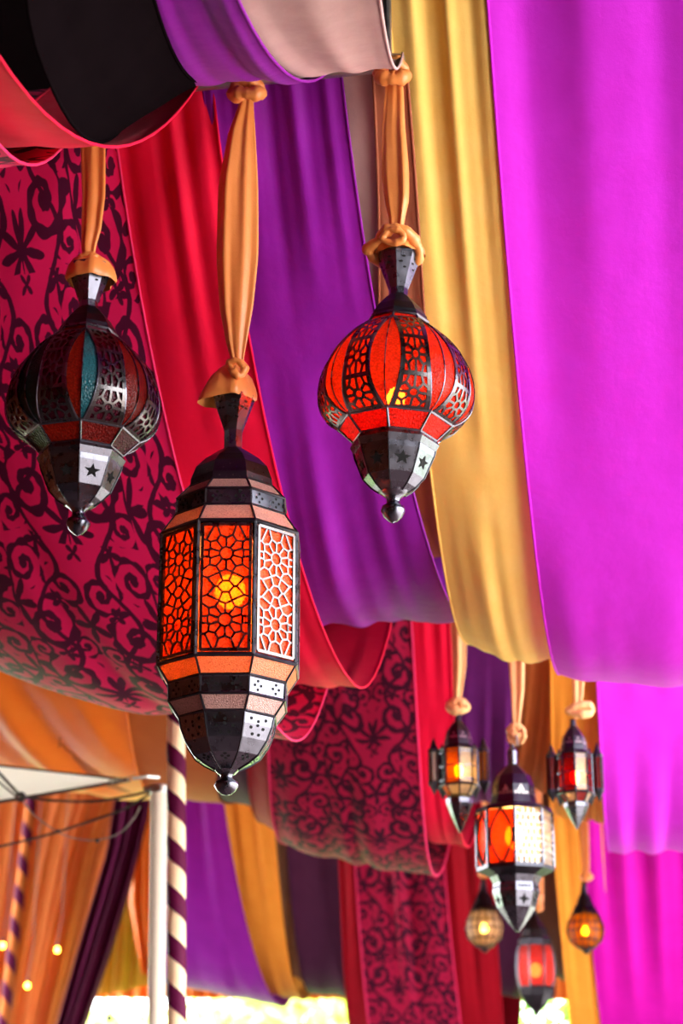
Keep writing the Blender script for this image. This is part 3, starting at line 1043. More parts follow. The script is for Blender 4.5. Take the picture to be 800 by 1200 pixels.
def turret_lantern(px, y0, y1, y_top, y_tip, hw, Y, label, glasses, turn, lit):
    """eight-sided small lantern with four turrets standing round its body"""
    fr = Frame(px, y_tip, Y)
    t = empty('turret_lantern', fr.o, math.radians(turn))
    tag(t, label, 'lantern')
    I, D = M['iron'], M['iron_dark']
    R = hw * 0.60
    P = lambda rows: fr.prof(rows)
    h = y1 - y0
    dome = P([(R * 0.98, y0), (R * 0.8, y0 - 4), (R * 0.78, y0 - 9), (R * 0.66, y0 - 20), (R * 0.40, y0 - 28), (R * 0.2, y0 - 33), (R * 0.16, y_top)])
    b = MB(); shell(b, dome); do = b.build('dome', D, t)
    b = MB()
    for k in range(8):
        dots(b, face_map(k, 8, *dome[2], *dome[3]), [(0.25, 0.3), (0.5, 0.3), (0.75, 0.3), (0.5, 0.7)], 0.006)
    o = b.build('dome_piercing', M['steel'], do); o['kind'] = 'stuff'
    p0, p1 = P([(R, y1), (R, y0)])
    for k in range(8):
        f, wb, wt, H = face_map(k, 8, *p0, *p1)
        b = MB(); b.slab([f(0.06, 0.02, 0), f(0.94, 0.02, 0), f(0.94, 0.98, 0), f(0.06, 0.98, 0)], 0.003)
        g = b.build('glass_panel', M[glasses[k % len(glasses)]], t)
        b = MB()
        fmm = lambda x, yy, hh: f(x, yy, hh)
        for s in (0.12, 0.5, 0.88):
            b.tube([f(0.05, s, 0.002), f(0.95, s, 0.002)], 0.003, 4)
        b.tube([f(0.0, 0, 0.001), f(0.0, 1, 0.001)], 0.005, 5)
        b.build('panel_frame', I, g)
    b = MB(); ring(b, *p0, 0.006); ring(b, *p1, 0.006); b.build('body_rim', D, t)
    # four turrets
    for k in range(4):
        a = PI / 8 + math.radians((78, -78, 140, -140)[k])
        c = pol(fr.r(hw * 0.84), a, 0)
        tb = MB()
        rr = fr.r(hw * 0.165)
        zt, zb = fr.z(y0 + 2), fr.z(y1 - 1)
        zup, zdn = fr.z(y0 - 12), fr.z(y1 + 11)
        zz = [(rr * 0.08, zdn), (rr * 0.75, zb - (zb - zdn) * 0.3), (rr * 1.15, zb), (rr * 1.15, zb + 0.012)]
        tb.lathe(zz, 6)
        tb.lathe([(rr * 1.15, zt - 0.012), (rr * 1.15, zt), (rr * 0.7, zt + (zup - zt) * 0.3), (rr * 0.08, zup)], 6)
        for q in range(6):
            tb.tube([pol(rr, 2 * PI * q / 6, zb), pol(rr, 2 * PI * q / 6, zt)], 0.003, 4)
        tb.v = [tuple(Vector(v) + c) for v in tb.v]
        to = tb.build('turret', D, t)
        gb = MB(); gb.lathe([(rr * 0.92, zb + 0.01), (rr * 0.92, zt - 0.01)], 6)
        gb.v = [tuple(Vector(v) + c) for v in gb.v]
        gb.build('turret_glass', M[glasses[(k * 2) % len(glasses)]], to)
    q0, q1 = P([(R * 0.62, y1 + 12), (R, y1)])
    for k in range(8):
        b = MB(); b.slab(face_quad(k, 8, *q0, *q1), 0.003, 0.004); b.build('glass_pane', M[glasses[(k + 1) % len(glasses)]], t)
    b = MB(); edges_strip(b, 8, [q0, q1], 0.004); b.build('band_frame', D, t)
    hb = y_tip - y1
    bowl = P([(1.2, y_tip), (R * 0.14, y_tip - hb * 0.08), (R * 0.45, y_tip - hb * 0.34), (R * 0.72, y_tip - hb * 0.62), (R * 0.74, y_tip - hb * 0.72), (R * 0.6, y_tip - hb * 0.78)])
    b = MB(); shell(b, bowl); bo = b.build('bowl', I, t)
    if lit:
        b = MB(); b.ball((0, 0, fr.z((y0 + y1) / 2 + 4)), 0.02, 12, 8, 1.6); b.build('bulb', M['bulb_small'], t, smooth=True)
    return fr


fr_t1 = turret_lantern(539, 878, 921, 836, 976, 36, 8.2, 'small dark lantern with turrets and clear glass, before the red and plum drapes', ['g_amber', 'g_clear', 'g_clear', 'g_clear', 'g_green', 'g_green', 'g_green', 'g_green'], -105, True)
fr_t2 = turret_lantern(676, 884, 930, 843, 972, 33, 8.2, 'small lantern with turrets and ruby glass, before the yellow drape at the right', ['g_ruby', 'g_clear', 'g_ruby', 'g_clear', 'g_ruby', 'g_ruby', 'g_ruby', 'g_ruby'], -108.5, True)


def mid_lantern():
    fr = Frame(606, 1092, 8.15)
    t = empty('hanging_lantern', fr.o, math.radians(-106.8))
    tag(t, 'mid-sized eight-sided lantern with orange glowing and lattice panels between two turreted ones', 'lantern')
    I, D = M['iron'], M['iron_dark']
    P = lambda rows: fr.prof(rows, 1.03)
    b = MB(); b.lathe([(fr.r(6), fr.z(900)), (fr.r(6), fr.z(880)), (fr.r(4), fr.z(876)), (fr.r(3), fr.z(872))], 10); b.build('neck', I, t)
    dome = P([(28, 946), (25, 934), (24.5, 922), (20, 910), (12, 902), (6, 896)])
    b = MB(); shell(b, dome); do = b.build('dome', D, t)
    b = MB()
    for k in range(8):
        fm = face_map(k, 8, *dome[1], *dome[2])
        star(b, fm, 0.5, 0.55, 0.02, n=3, a0=PI / 2)
        dots(b, fm, [(0.15, 0.15), (0.38, 0.15), (0.62, 0.15), (0.85, 0.15)], 0.006)
    o = b.build('dome_piercing', M['steel'], do); o['kind'] = 'stuff'
    b = MB(); shell(b, P([(45, 953), (43, 948), (30, 944), (27, 944)])); b.build('shoulder', D, t)
    p0, p1 = P([(43.5, 1017), (43.5, 953)])
    for k in range(8):
        f, wb, wt, H = face_map(k, 8, *p0, *p1)
        b = MB(); b.slab([f(0.05, 0.02, -0.003), f(0.95, 0.02, -0.003), f(0.95, 0.98, -0.003), f(0.05, 0.98, -0.003)], 0.003)
        g = b.build('glass_panel', M['g_orange' if k % 8 in (0, 7, 6, 5) else 'g_clear'], t)
        b = MB()
        if k % 8 in (1, 2, 3, 4):
            segs = []
            nx, ny = 5, 8
            sd = [((i + 0.5 + 0.5 * (j % 2)) / nx * wb, (j + 0.5) / ny * H) for i in range(-1, nx + 1) for j in range(ny) if 0 < (i + 0.5 + 0.5 * (j % 2)) < nx]
            segs = cell_edges(sd, wb, H)
            rods(b, segs, lambda x, yy, hh: f(x / wb, yy / H, hh), 0.005, 0.004)
            mt = M['steel']
        else:
            n = 16
            for s in (-1, 1):
                b.tube([f(0.5 + s * 0.42 * math.sin(PI * j / n), j / n, 0.001) for j in range(n + 1)], 0.006, 5)
            mt = D
        b.build('filigree', mt, g)
        a = 2 * PI * (k - 0.5) / 8
        b = MB(); b.tube([pol(p0[0], a, p0[1]), pol(p1[0], a, p1[1])], 0.007, 6); b.build('corner_post', I, t)
    b = MB(); shell(b, P([(30, 1028), (44.5, 1021), (44.5, 1016), (40, 1015)])); b.build('base_rim', D, t)
    bowl = P([(2, 1092), (10, 1082), (22, 1064), (27, 1046), (26, 1036), (30, 1028)])
    b = MB(); shell(b, bowl); bo = b.build('bowl', I, t)
    b = MB()
    for k in range(8):
        fm = face_map(k, 8, *bowl[2], *bowl[3])
        star(b, fm, 0.5, 0.45, 0.024, n=4)
        dots(b, face_map(k, 8, *bowl[3], *bowl[4]), [(0.2, 0.5), (0.4, 0.5), (0.6, 0.5), (0.8, 0.5)], 0.006)
    o = b.build('bowl_piercing', M['hole'], bo); o['kind'] = 'stuff'
    b = MB(); b.ball((0, 0, fr.z(980)), 0.04, 14, 8, 1.3); b.build('bulb', M['bulb'], t, smooth=True)
    return fr


fr_mid = mid_lantern()


def teardrop(px, y_top, y_tip, hw, Y, label, gm):
    fr = Frame(px, y_tip, Y)
    t = empty('teardrop_lamp', fr.o)
    tag(t, label, 'lantern')
    h = y_tip - y_top
    pr = [(0.12, 1.0), (0.45, 0.965), (0.86, 0.86), (1.0, 0.72), (0.93, 0.60), (0.70, 0.47), (0.44, 0.34), (0.24, 0.2), (0.14, 0.06), (0.12, 0.0)]
    P = [(fr.r(hw * a), fr.z(y_top + h * (0.04 + 0.9 * q))) for a, q in pr]
    b = MB(); b.lathe(P[:6], 20); b.build('glass_globe', M[gm], t, smooth=True)
    b = MB(); b.lathe([(r * 1.04, z) for r, z in P[5:]], 14); b.build('stem_cap', M['iron_dark'], t, smooth=True)
    b = MB()
    for k in range(14):
        b.tube([pol(r + 0.003, 2 * PI * k / 14, z) for r, z in P[:8]], 0.004, 4)
    for (r, z) in P[1:8]:
        b.tube([pol(r + 0.003, 2 * PI * k / 20, z) for k in range(20)], 0.004, 4, closed=True)
    b.build('wire_cage', M['iron_dark'], t)
    b = MB(); b.lathe([(0.004, fr.z(y_tip)), (fr.r(5), fr.z(y_tip - h * 0.05)), (fr.r(6), fr.z(y_tip - h * 0.1))], 10); b.build('finial', M['iron_dark'], t)
    b = MB(); b.ball((0, 0, fr.z(y_top + h * 0.68)), 0.022, 12, 8, 1.2); b.build('bulb', M['bulb_dim'], t, smooth=True)
    return fr


fr_d1 = teardrop(568, 1026, 1117, 22, 11.5, 'teardrop lamp of clear glass in a wire cage under the mid-sized lantern', 'g_clear')
fr_d2 = teardrop(687, 1030, 1119, 21.5, 11.5, 'teardrop lamp of amber glass in a wire cage at the lower right', 'g_amber')


def barrel_lamp():
    fr = Frame(629, 1192, 11.3)
    t = empty('barrel_lamp', fr.o, math.radians(-80))
    tag(t, 'lowest lamp, dark barrel shape with ruby glass and pointed base', 'lantern')
    P = lambda rows: fr.prof(rows, 1.02)
    D, I = M['iron_dark'], M['iron']
    b = MB(); shell(b, P([(20, 1109), (20, 1101), (17, 1098), (15, 1090), (8, 1079), (4, 1072), (4, 1066)])); b.build('dome', D, t)
    rows = P([(20, 1157), (22.5, 1144), (23, 1132), (22, 1118), (20, 1109)])
    for k in range(8):
        b = MB()
        for a, c in zip(rows, rows[1:]):
            q = face_quad(k, 8, *a, *c)
            b.face([b.vert(p) for p in q])
        g = b.build('glass_panel', M['g_ruby'], t)
        b = MB(); a = 2 * PI * (k - 0.5) / 8
        b.tube([pol(r, a, z) for r, z in rows], 0.006, 5); b.build('rib', D, g)
    b = MB(); shell(b, P([(1, 1192), (4, 1186), (12, 1178), (19, 1167), (21, 1160), (20, 1156)])); b.build('base', D, t)
    b = MB(); b.ball((0, 0, fr.z(1137)), 0.034, 12, 8, 1.2); b.build('bulb', M['bulb_small'], t, smooth=True)
    return fr


fr_b = barrel_lamp()


# ------------------------------------------------------------------ ribbons
def ribbon(label, rows, Y, mat='ribbon', top_knot=None, low=None, group=None, folds=5, depth=0.45):
    """rows: (photo x, y, half width) down the sash"""
    base = at(rows[-1][0], rows[-1][1], Y)
    t = empty('hanging_ribbon', base)
    tag(t, label, 'ribbon', group)
    pts = []
    N = 26
    # resample
    ks = []
    for a, c in zip(rows, rows[1:]):
        for i in range(8):
            q = i / 8
            q2 = q
            ks.append(tuple(a[j] * (1 - q2) + c[j] * q2 for j in range(3)))
    ks.append(rows[-1])
    ph = random.uniform(0, 6)
    ys0, ys1 = rows[0][1], rows[-1][1]
    wid = [k[2] for k in ks]
    for _ in range(4):
        wid = [wid[0]] + [(wid[i - 1] + 2 * wid[i] + wid[i + 1]) / 4 for i in range(1, len(wid) - 1)] + [wid[-1]]
    for (x, y, _), hw in zip(ks, wid):
        c = at(x, y, Y) - base
        s = mpp(c + base)
        ring_ = []
        for k in range(N * 2):
            a = 2 * PI * k / (N * 2)
            m = 1 + 0.27 * math.sin(folds * a + ph + 2.0 * (y - ys0) / max(1, ys1 - ys0)) + 0.07 * math.sin(folds * 2 * a + 1.3 + ph)
            ring_.append(c + Vector((hw * s * math.cos(a) * (0.93 + 0.07 * m), hw * s * depth * math.sin(a) * m * (1.0 + 0.3 * math.sin(3 * a + ph)), 0)))
        pts.append(ring_)
    b = MB(); b.grid(pts, closed_u=True); b.build('sash', M[mat], t, smooth=True)
    return t, base


def loop_knot(parent, base, path, Y, rad, mat, name='knot'):
    """a roll of cloth along photo points (x, y, depth offset in px); closed"""
    pts = []
    rs = []
    n = len(path)
    for i in range(n * 6):
        q = i / 6
        k = int(q)
        f = q - k
        p = [path[(k + d) % n] for d in (-1, 0, 1, 2)]
        cr = [0.5 * (2 * p[1][j] + (p[2][j] - p[0][j]) * f + (2 * p[0][j] - 5 * p[1][j] + 4 * p[2][j] - p[3][j]) * f * f + (-p[0][j] + 3 * p[1][j] - 3 * p[2][j] + p[3][j]) * f ** 3) for j in range(3)]
        c = at(cr[0], cr[1], Y)
        s = mpp(c)
        pts.append(c - base + Vector((0, cr[2] * s, 0)))
        rs.append(rad * s * (1 + 0.22 * math.sin(1.7 * i) * 0.5 + 0.2 * math.sin(0.6 * i + 1)))
    b = MB(); b.tube(pts, rs, 10, closed=True)
    return b.build(name, M[mat], parent, smooth=True)


def cloth_cap(parent, base, cx, Y, rows, flap, mat, name='knot_cap'):
    """cloth pulled over the lantern's cup: rows (y, half width), a corner drooping at angle flap=(angle, px, drop px)"""
    pts = []
    N = 36
    for i, (y, hw) in enumerate(rows):
        c = at(cx, y, Y)
        s = mpp(c)
        t = i / (len(rows) - 1)
        rr = []
        for k in range(N):
            a = 2 * PI * k / N
            d = math.cos(a - flap[0])
            e = max(0, d) ** 5 * flap[1] * t ** 1.6
            dr = max(0, d) ** 4 * flap[2] * t ** 2
            m = 1 + 0.06 * math.sin(5 * a + 2 * t) + 0.04 * math.sin(9 * a)
            r = (hw * m + e) * s
            rr.append(c - base + Vector((r * math.cos(a), r * math.sin(a), -dr * s)))
        pts.append(rr)
    b = MB(); b.grid(pts, closed_u=True)
    # turned-in underside
    b.build(name, M[mat], parent, smooth=True)


# left globe lantern
t, bs = ribbon('orange ribbon at the left, holding the unlit round lantern', [(106, 95, 12), (107, 130, 14), (109, 170, 15), (110, 230, 14), (107, 270, 12), (104, 290, 9), (104, 302, 7)], 5.0)
cloth_cap(t, bs, 106, 5.0, [(297, 6), (301, 12), (307, 20), (315, 25), (323, 27), (330, 28), (332, 26)], (-0.3, 3, 0), 'ribbon')
loop_knot(t, bs, [(97, 304, -4), (106, 300, -6), (112, 303, -4), (106, 307, -5)], 4.97, 4, 'ribbon', 'knot')
loop_knot(t, bs, [(94, 96, 0), (105, 88, -7), (117, 94, 0), (108, 104, 4)], 4.97, 8, 'ribbon', 'top_knot')
# big lantern
t, bs = ribbon('longest orange ribbon, tied in the middle above the largest lantern', [(290, 106, 7), (288, 124, 9), (283, 155, 16), (279, 215, 23.5), (278, 300, 25), (277, 360, 20), (277, 400, 12.5), (278, 422, 7.5), (278, 432, 7)], 5.0, folds=6)
cloth_cap(t, bs, 271, 5.0, [(428, 7), (434, 14), (444, 22), (455, 26), (463, 28), (469, 28), (471, 26)], (PI + 0.35, 13, 4), 'ribbon')
loop_knot(t, bs, [(271, 431, -10), (281, 428, -14), (289, 436, -10), (284, 446, -14), (276, 440, -14)], 4.97, 4.5, 'ribbon', 'knot')
loop_knot(t, bs, [(275, 112, 0), (282, 101, -8), (297, 99, -8), (306, 107, 0), (298, 115, -10), (285, 114, -10)], 4.95, 8, 'ribbon', 'top_knot')
# right globe lantern
t, bs = ribbon('orange ribbon holding the lit round red lantern', [(461, 84, 8), (462, 105, 11), (461, 150, 14), (463, 200, 16.5), (465, 235, 14.5), (465, 258, 9), (464, 276, 8)], 5.0, folds=5)
cloth_cap(t, bs, 468, 5.0, [(272, 8), (278, 16), (286, 23), (294, 27), (301, 28)], (0.2, 1, 0), 'ribbon')
loop_knot(t, bs, [(432, 295, -2), (444, 289, -14), (458, 281, -24), (474, 279, -24), (488, 288, -8), (490, 300, 4), (470, 300, 20), (446, 301, 14)], 4.98, 6.5, 'ribbon', 'knot')
loop_knot(t, bs, [(453, 292, -26), (460, 284, -30), (470, 283, -30), (478, 291, -28), (466, 296, -26)], 4.98, 4, 'ribbon', 'knot')
loop_knot(t, bs, [(446, 88, 0), (452, 80, -8), (466, 78, -8), (475, 86, 0), (468, 97, -9), (454, 97, -9)], 4.95, 8, 'ribbon', 'top_knot')
# small lanterns of the third row
for lab, rows, kn, mat in (
    ('peach ribbon above the small clear-glass turret lantern', [(541, 540, 8), (538, 640, 9), (537, 720, 10), (538, 780, 8), (536, 815, 5), (536, 828, 4)], [(529, 828, 0), (537, 822, -5), (544, 829, 0), (537, 834, -5)], 'ribbon_pale'),
    ('peach ribbon above the mid-sized lantern, under the yellow drape', [(600, 540, 8), (603, 700, 9), (605, 770, 10), (606, 810, 8), (605, 840, 5), (605, 852, 4)], [(598, 857, 0), (604, 851, -5), (611, 857, 0), (605, 864, -5)], 'ribbon_pale'),
    ('peach ribbon above the small ruby-glass turret lantern', [(672, 535, 7), (675, 700, 8), (677, 790, 8), (677, 815, 6), (676, 830, 4), (676, 842, 3)], [(667, 834, 0), (676, 828, -5), (690, 827, 0), (692, 835, 0), (680, 838, -5)], 'ribbon_pale')):
    t, bs = ribbon(lab, rows, 8.25, mat, folds=4)
    loop_knot(t, bs, kn, 8.2, 6 if 'clear' in lab else 4.5, mat, 'knot')
    if 'mid' in lab:
        loop_knot(t, bs, [(597, 866, 0), (600, 856, -4), (604, 862, -4), (603, 872, 0)], 8.2, 3, mat, 'knot')
        loop_knot(t, bs, [(608, 862, 0), (612, 855, -4), (614, 864, -4), (610, 871, 0)], 8.2, 3, mat, 'knot')
        b = MB(); b.tube([at(605, 862, 8.17) - bs, at(606, 874, 8.15) - bs], 0.006, 6); b.build('hook', M['steel'], t)
for lab, rows in (
    ('thin orange ribbon above the clear teardrop lamp', [(572, 745, 5), (570, 900, 5), (568, 1005, 5), (568, 1028, 3.5)]),
    ('thin peach ribbon above the amber teardrop lamp', [(680, 745, 5), (683, 900, 5), (686, 1000, 4.5), (687, 1032, 3)]),
    ('thin orange ribbon just above the lowest barrel lamp', [(630, 742, 5), (630, 950, 5), (631, 1055, 6), (629, 1068, 4)])):
    t, bs = ribbon(lab, rows, 11.55 if 'barrel' not in lab else 11.4, 'ribbon', folds=3)
    x, y, _ = rows[-1]
    loop_knot(t, bs, [(x - 4, y - 4, 0), (x, y - 8, -3), (x + 4, y - 4, 0), (x, y - 1, -3)], 11.5 if 'barrel' not in lab else 11.35, 3.5, 'ribbon', 'knot')


# ------------------------------------------------------------------ poles at the left
def pole(label, top, bot, Y, hw, cloth_mat, stripe=None, pitch_px=53, name='tent_pole', phase=0.0, frac=0.47):
    a, c = at(*top, Y), at(*bot, Y)
    s = mpp(a)
    d = (c - a)
    c2 = a + d * ((a.z - 0.0) / (a.z - c.z))         # down to the ground
    t = empty(name, c2)
    tag(t, label, 'pole')
    r = hw * s
    rel = [a - c2, Vector((0, 0, 0))]
    L = (a - c2).length
    ax = (a - c2).normalized()
    e1 = Vector((1, 0, 0)); e1 = (e1 - ax * e1.dot(ax)).normalized(); e2 = ax.cross(e1)
    b = MB()
    n = 26
    for_rings = []
    rows = max(2, int(L / 0.06)) if stripe else 2
    for j in range(rows + 1):
        q = j / rows
        for_rings.append([ax * (L * (1 - q)) + (e1 * math.cos(2 * PI * k / n) + e2 * math.sin(2 * PI * k / n)) * r * (1 + (0.05 * math.sin(k * 2.7 + j) if stripe else 0)) for k in range(n)])
    b.grid(for_rings, closed_u=True)
    b.face(list(range(n)))
    b.build('shaft', M[cloth_mat], t, smooth=True)
    if stripe:
        pitch = pitch_px * s
        turns = L / pitch
        b = MB()
        pr = []
        steps = int(turns * 22)
        for j in range(steps + 1):
            ang = 2 * PI * j / 22 + phase
            zz = L - pitch * j / 22
            row_ = []
            for w_ in (0.0, 0.25, 0.5, 0.75, 1.0):
                zc = zz - (w_ - 0.5) * pitch * frac
                if zc < 0: zc = 0
                bul = 1.06 + 0.07 * math.sin(PI * w_) + 0.015 * math.sin(j * 1.9)
                row_.append(ax * min(zc, L) + (e1 * math.cos(ang) + e2 * math.sin(ang)) * r * bul)
            pr.append(row_)
        b.grid(pr)
        b.build('spiral_wrap', M[stripe], t, smooth=True)
    return t, c2


pole('cream pole spirally wrapped in maroon, right beside the plain white pole', (206, 660), (207, 1195), 8.45, 10, 'cream', 'maroon', 53, phase=2.2)
tp, tb_ = pole('plain white tent pole with a steel clamp at its top', (186, 924), (183, 1195), 8.9, 9.5, 'paint', name='canopy_pole')
b = MB()
c = at(186, 925, 8.9) - tb_
s = mpp(at(186, 925, 8.9))
b.lathe([(10.5 * s, -0.02), (11 * s, -0.012), (11 * s, 0.012), (10.5 * s, 0.02)], 16)
b.v = [tuple(Vector(v) + c) for v in b.v]
b.tube([c + Vector((-16 * s, -0.02, 0)), c + Vector((-6 * s, -0.03, 0.01)), c + Vector((7 * s, -0.045, -0.005))], 0.012, 6)
b.build('clamp', M['steel'], tp)
pole('slim leaning striped pole at the far left, before the orange curtain', (44, 880), (4, 1200), 14.6, 6, 'brown', 'maroon', 36, phase=0.5)


# ------------------------------------------------------------------ curtains and hangings
def sheet(name, label, mat, left, right, Y, folds=8, amp=0.05, nu=60, nv=30, seed=0, cat='curtain', tag_it=True):
    """cloth between a left and a right edge (photo points), hanging at distance Y"""
    rnd = random.Random(seed)
    ph = [rnd.uniform(0, 6) for _ in range(4)]

    def along(pl, t):
        q = t * (len(pl) - 1)
        i = min(int(q), len(pl) - 2)
        f = q - i
        return pl[i][0] * (1 - f) + pl[i + 1][0] * f, pl[i][1] * (1 - f) + pl[i + 1][1] * f
    pts = []
    for j in range(nv + 1):
        t = j / nv
        (x0, y0), (x1, y1) = along(left, t), along(right, t)
        rr = []
        for i in range(nu + 1):
            u = i / nu
            p = at(x0 + (x1 - x0) * u, y0 + (y1 - y0) * u, Y)
            F = math.sin(folds * 6.28 * u + ph[0]) + 0.5 * math.sin(folds * 1.7 * 6.28 * u + ph[1] + t) + 0.6 * math.sin(folds * 0.4 * 6.28 * u + ph[2])
            rr.append(p + Vector((0, amp * F * (0.5 + 0.5 * t), 0)))
        pts.append(rr)
    b = MB(); b.grid(pts)
    o = b.build(name, M[mat], smooth=True)
    tag(o, label, cat)
    for cidx in (0, nu):
        h = MB(); h.tube([r_[cidx] for r_ in pts], 0.007, 6); h.build('hem', M[mat], o, smooth=True)
    return o


sheet('curtain', 'orange sheer curtain in upright folds behind the slim striped pole', 'sheer', [(-60, yz(0, 15.3, ZH)), (-60, 1330)], [(165, yz(165, 15.3, ZH)), (120, 1000), (70, 1200), (40, 1330)], 15.3, 9, 0.12, 90, 30, 1)
sheet('curtain', 'maroon curtain swept diagonally left of the white pole', 'maroon', [(146, yz(146, 14.9, ZH)), (126, 1000), (96, 1100), (68, 1200), (40, 1300)], [(184, yz(184, 14.9, ZH)), (172, 960), (152, 1040), (128, 1120), (100, 1200), (76, 1300)], 14.9, 3, 0.05, 40, 30, 2)
sheet('curtain', 'orange curtain gathered just left of the white pole, behind the maroon one', 'orange', [(150, yz(150, 15.6, ZH)), (150, 1060), (165, 1140)], [(215, yz(215, 15.6, ZH)), (205, 1060), (200, 1150)], 15.6, 4, 0.05, 40, 20, 3)
sheet('swag', 'golden swag low between the maroon curtain and white pole', 'gold', [(105, yz(105, 16, ZH)), (118, 1100), (112, 1168)], [(200, yz(200, 16, ZH)), (195, 1070), (190, 1152)], 16.0, 5, 0.05, 40, 20, 4, 'drape')
sheet('valance', 'red orange valance strip far behind, above the bright garden', 'orange', [(60, 1128), (60, 1170)], [(720, 1138), (720, 1172)], 16.93, 40, 0.03, 240, 6, 5, 'valance')
# white sail
b = MB()
Ys = 8.7
A, B_, C_ = at(-120, 884, Ys - 0.1), at(-120, 960, Ys - 0.2), at(152, 914, Ys + 0.1)
pts = []
for j in range(13):
    t = j / 12
    pts.append([A.lerp(C_, t).lerp(B_.lerp(C_, t), i / 8) + Vector((0, 0.06 * math.sin(PI * i / 8) * (1 - t), 0.02 * math.sin(PI * i / 8) * (1 - t))) for i in range(9)])
b.grid(pts)
o = b.build('sail_canopy', M['white'], smooth=True)
tag(o, 'white canvas sail corner pointing at the white pole', 'canopy')
h = MB(); h.tube([r_[8] for r_ in pts], 0.008, 6); h.tube([r_[0] for r_ in pts], 0.005, 6); h.build('edge_rope', M['rope'], o)
h = MB()
for x, y in ((132, 915), (138, 914), (146, 914), (153, 912)):
    c = at(x, y, 8.72)
    h.tube([c + Vector((0.016 * math.cos(2 * PI * k / 10), 0.0, 0.008 * math.sin(2 * PI * k / 10))) for k in range(10)], 0.0035, 5, closed=True)
h.tube([at(155, 912, 8.72), at(172, 910, 8.75), at(186, 911, 8.8)], 0.009, 6)
h.build('turnbuckle', M['steel'], o)


def rope(label, path, Y, r, mat, name='rope', extra=None):
    pts = []
    n = len(path)
    for i in range(n - 1):
        for k in range(6):
            f = k / 6
            p = [path[max(0, min(n - 1, i + d))] for d in (-1, 0, 1, 2)]
            pts.append(at(*[0.5 * (2 * p[1][j] + (p[2][j] - p[0][j]) * f + (2 * p[0][j] - 5 * p[1][j] + 4 * p[2][j] - p[3][j]) * f * f + (-p[0][j] + 3 * p[1][j] - 3 * p[2][j] + p[3][j]) * f ** 3) for j in (0, 1)], Y))
    pts.append(at(*path[-1], Y))
    b = MB(); b.tube(pts, r, 6)
    o = b.build(name, M[mat], smooth=True)
    tag(o, label, 'rope')
    return o


rope('dark guy rope running along under the white sail to the pole clamp', [(24, 933), (60, 938), (110, 939), (150, 933), (176, 927)], 8.62, 0.006, 'rope')
rope('dark taut rope sloping down left below the white sail', [(-10, 994), (30, 985), (70, 974), (140, 950), (176, 930)], 8.95, 0.006, 'rope')
o = rope('grey cord sagging in a loop under the sail ring', [(25, 937), (40, 955), (66, 974), (90, 983), (116, 984), (140, 976), (156, 960), (164, 945)], 8.7, 0.0035, 'wire', 'cord')
h = MB()
for x, y in ((68, 974), (114, 985)):
    h.ball(at(x, y, 8.7), 0.011, 8, 6)
h.build('bead', M['rope'], o)
o = rope('pair of dark ropes with a ring over the white sail at the far left', [(-12, 895), (0, 907), (12, 920), (24, 933)], 8.5, 0.008, 'rope')
h = MB(); h.tube([at(-12, 907, 8.5), at(4, 921, 8.5), at(22, 936, 8.5)], 0.005, 6); h.build('second_rope', M['rope'], o)
h = MB(); c = at(24, 934, 8.48); h.tube([c + Vector((0.02 * math.cos(2 * PI * k / 16), 0, 0.018 * math.sin(2 * PI * k / 16))) for k in range(16)], 0.007, 6, closed=True); h.build('ring', M['rope'], o, smooth=True)

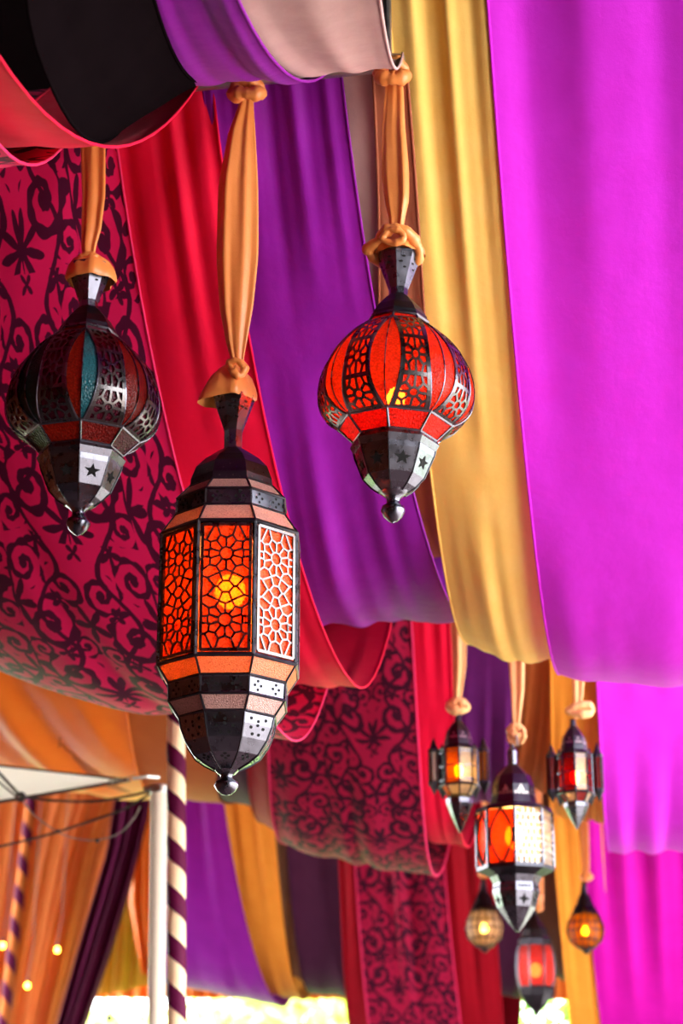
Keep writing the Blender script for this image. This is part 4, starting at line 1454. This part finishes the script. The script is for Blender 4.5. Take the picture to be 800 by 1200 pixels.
# fairy lights against the sheer curtain
for lab, x, y in (('bright fairy light at the middle of the orange sheer curtain', 67, 1113), ('fairy light low on the orange sheer curtain', 32, 1155), ('fairy light at the far left beside the slim striped pole', 3, 1108)):
    c = at(x, y, 15.05)
    t = empty('fairy_light', c); tag(t, lab, 'light')
    b = MB(); b.ball((0, 0, 0), 0.018, 10, 8, 1.3); b.build('bulb', M['fairy'], t, smooth=True)
    b = MB(); b.lathe([(0.009, 0.02), (0.009, 0.06)], 8); b.build('socket', M['iron_dark'], t)
    b = MB(); b.tube([(0, 0, 0.06), (0.01, 0.06, 0.3), (0, 0.1, ZH - c.z)], 0.003, 5); b.build('wire', M['wire'], t)
# pendant on a cord far at the left
c = at(128, 1193, 16.2)
t = empty('pendant', c); tag(t, 'small dark pendant on a cord under the golden swag', 'pendant')
b = MB(); b.ball((0, 0, 0), 0.032, 12, 8, 1.1); b.build('pendant_ball', M['iron_dark'], t, smooth=True)
b = MB(); b.tube([(0, 0, 0.03), (0, 0, ZH - c.z)], 0.008, 6); b.build('pendant_cord', M['rope'], t)

# ------------------------------------------------------------------ garden beyond the tent
def tree(x, Y, h, r, label, mat, seed):
    rnd = random.Random(seed)
    t = empty('garden_tree', (x, Y, 0)); tag(t, label, 'tree', 'trees in the bright garden')
    b = MB(); b.tube([(0, 0, -0.1), (0.1, 0, h * 0.4), (0, 0.1, h * 0.8)], [0.16, 0.12, 0.06], 8); b.build('trunk', M['bark'], t)
    b = MB()
    for _ in range(2200):
        d = Vector((rnd.gauss(0, 1), rnd.gauss(0, 1), rnd.gauss(0, 1))).normalized() * r * rnd.uniform(0.55, 1.0)
        p = Vector((0, 0, h * 0.72)) + Vector((d.x, d.y, d.z * 0.85))
        a = Vector((rnd.uniform(-1, 1), rnd.uniform(-1, 1), rnd.uniform(-1, 1))).normalized() * 0.16
        e = a.orthogonal().normalized() * 0.08
        b.face([b.vert(p - a), b.vert(p + e), b.vert(p + a), b.vert(p - e)])
    o = b.build('foliage', M[mat], t); o['kind'] = 'stuff'


for i, (px, Y, h, r, mt, where) in enumerate(((600, 34, 6.2, 2.3, 'leaf', 'under the mid-sized lantern and lowest lamp'), (385, 38, 6.0, 2.0, 'leaf2', 'under the dark plum drape'), (285, 48, 6.4, 2.2, 'leaf2', 'under the violet to pink drape'), (140, 44, 5.4, 2.2, 'leaf2', 'left of the plain white pole'))):
    g = at(px, 1190, Y)
    tree(g.x, Y, h, r, 'sunlit tree blurred in the garden, seen ' + where, mt, i)
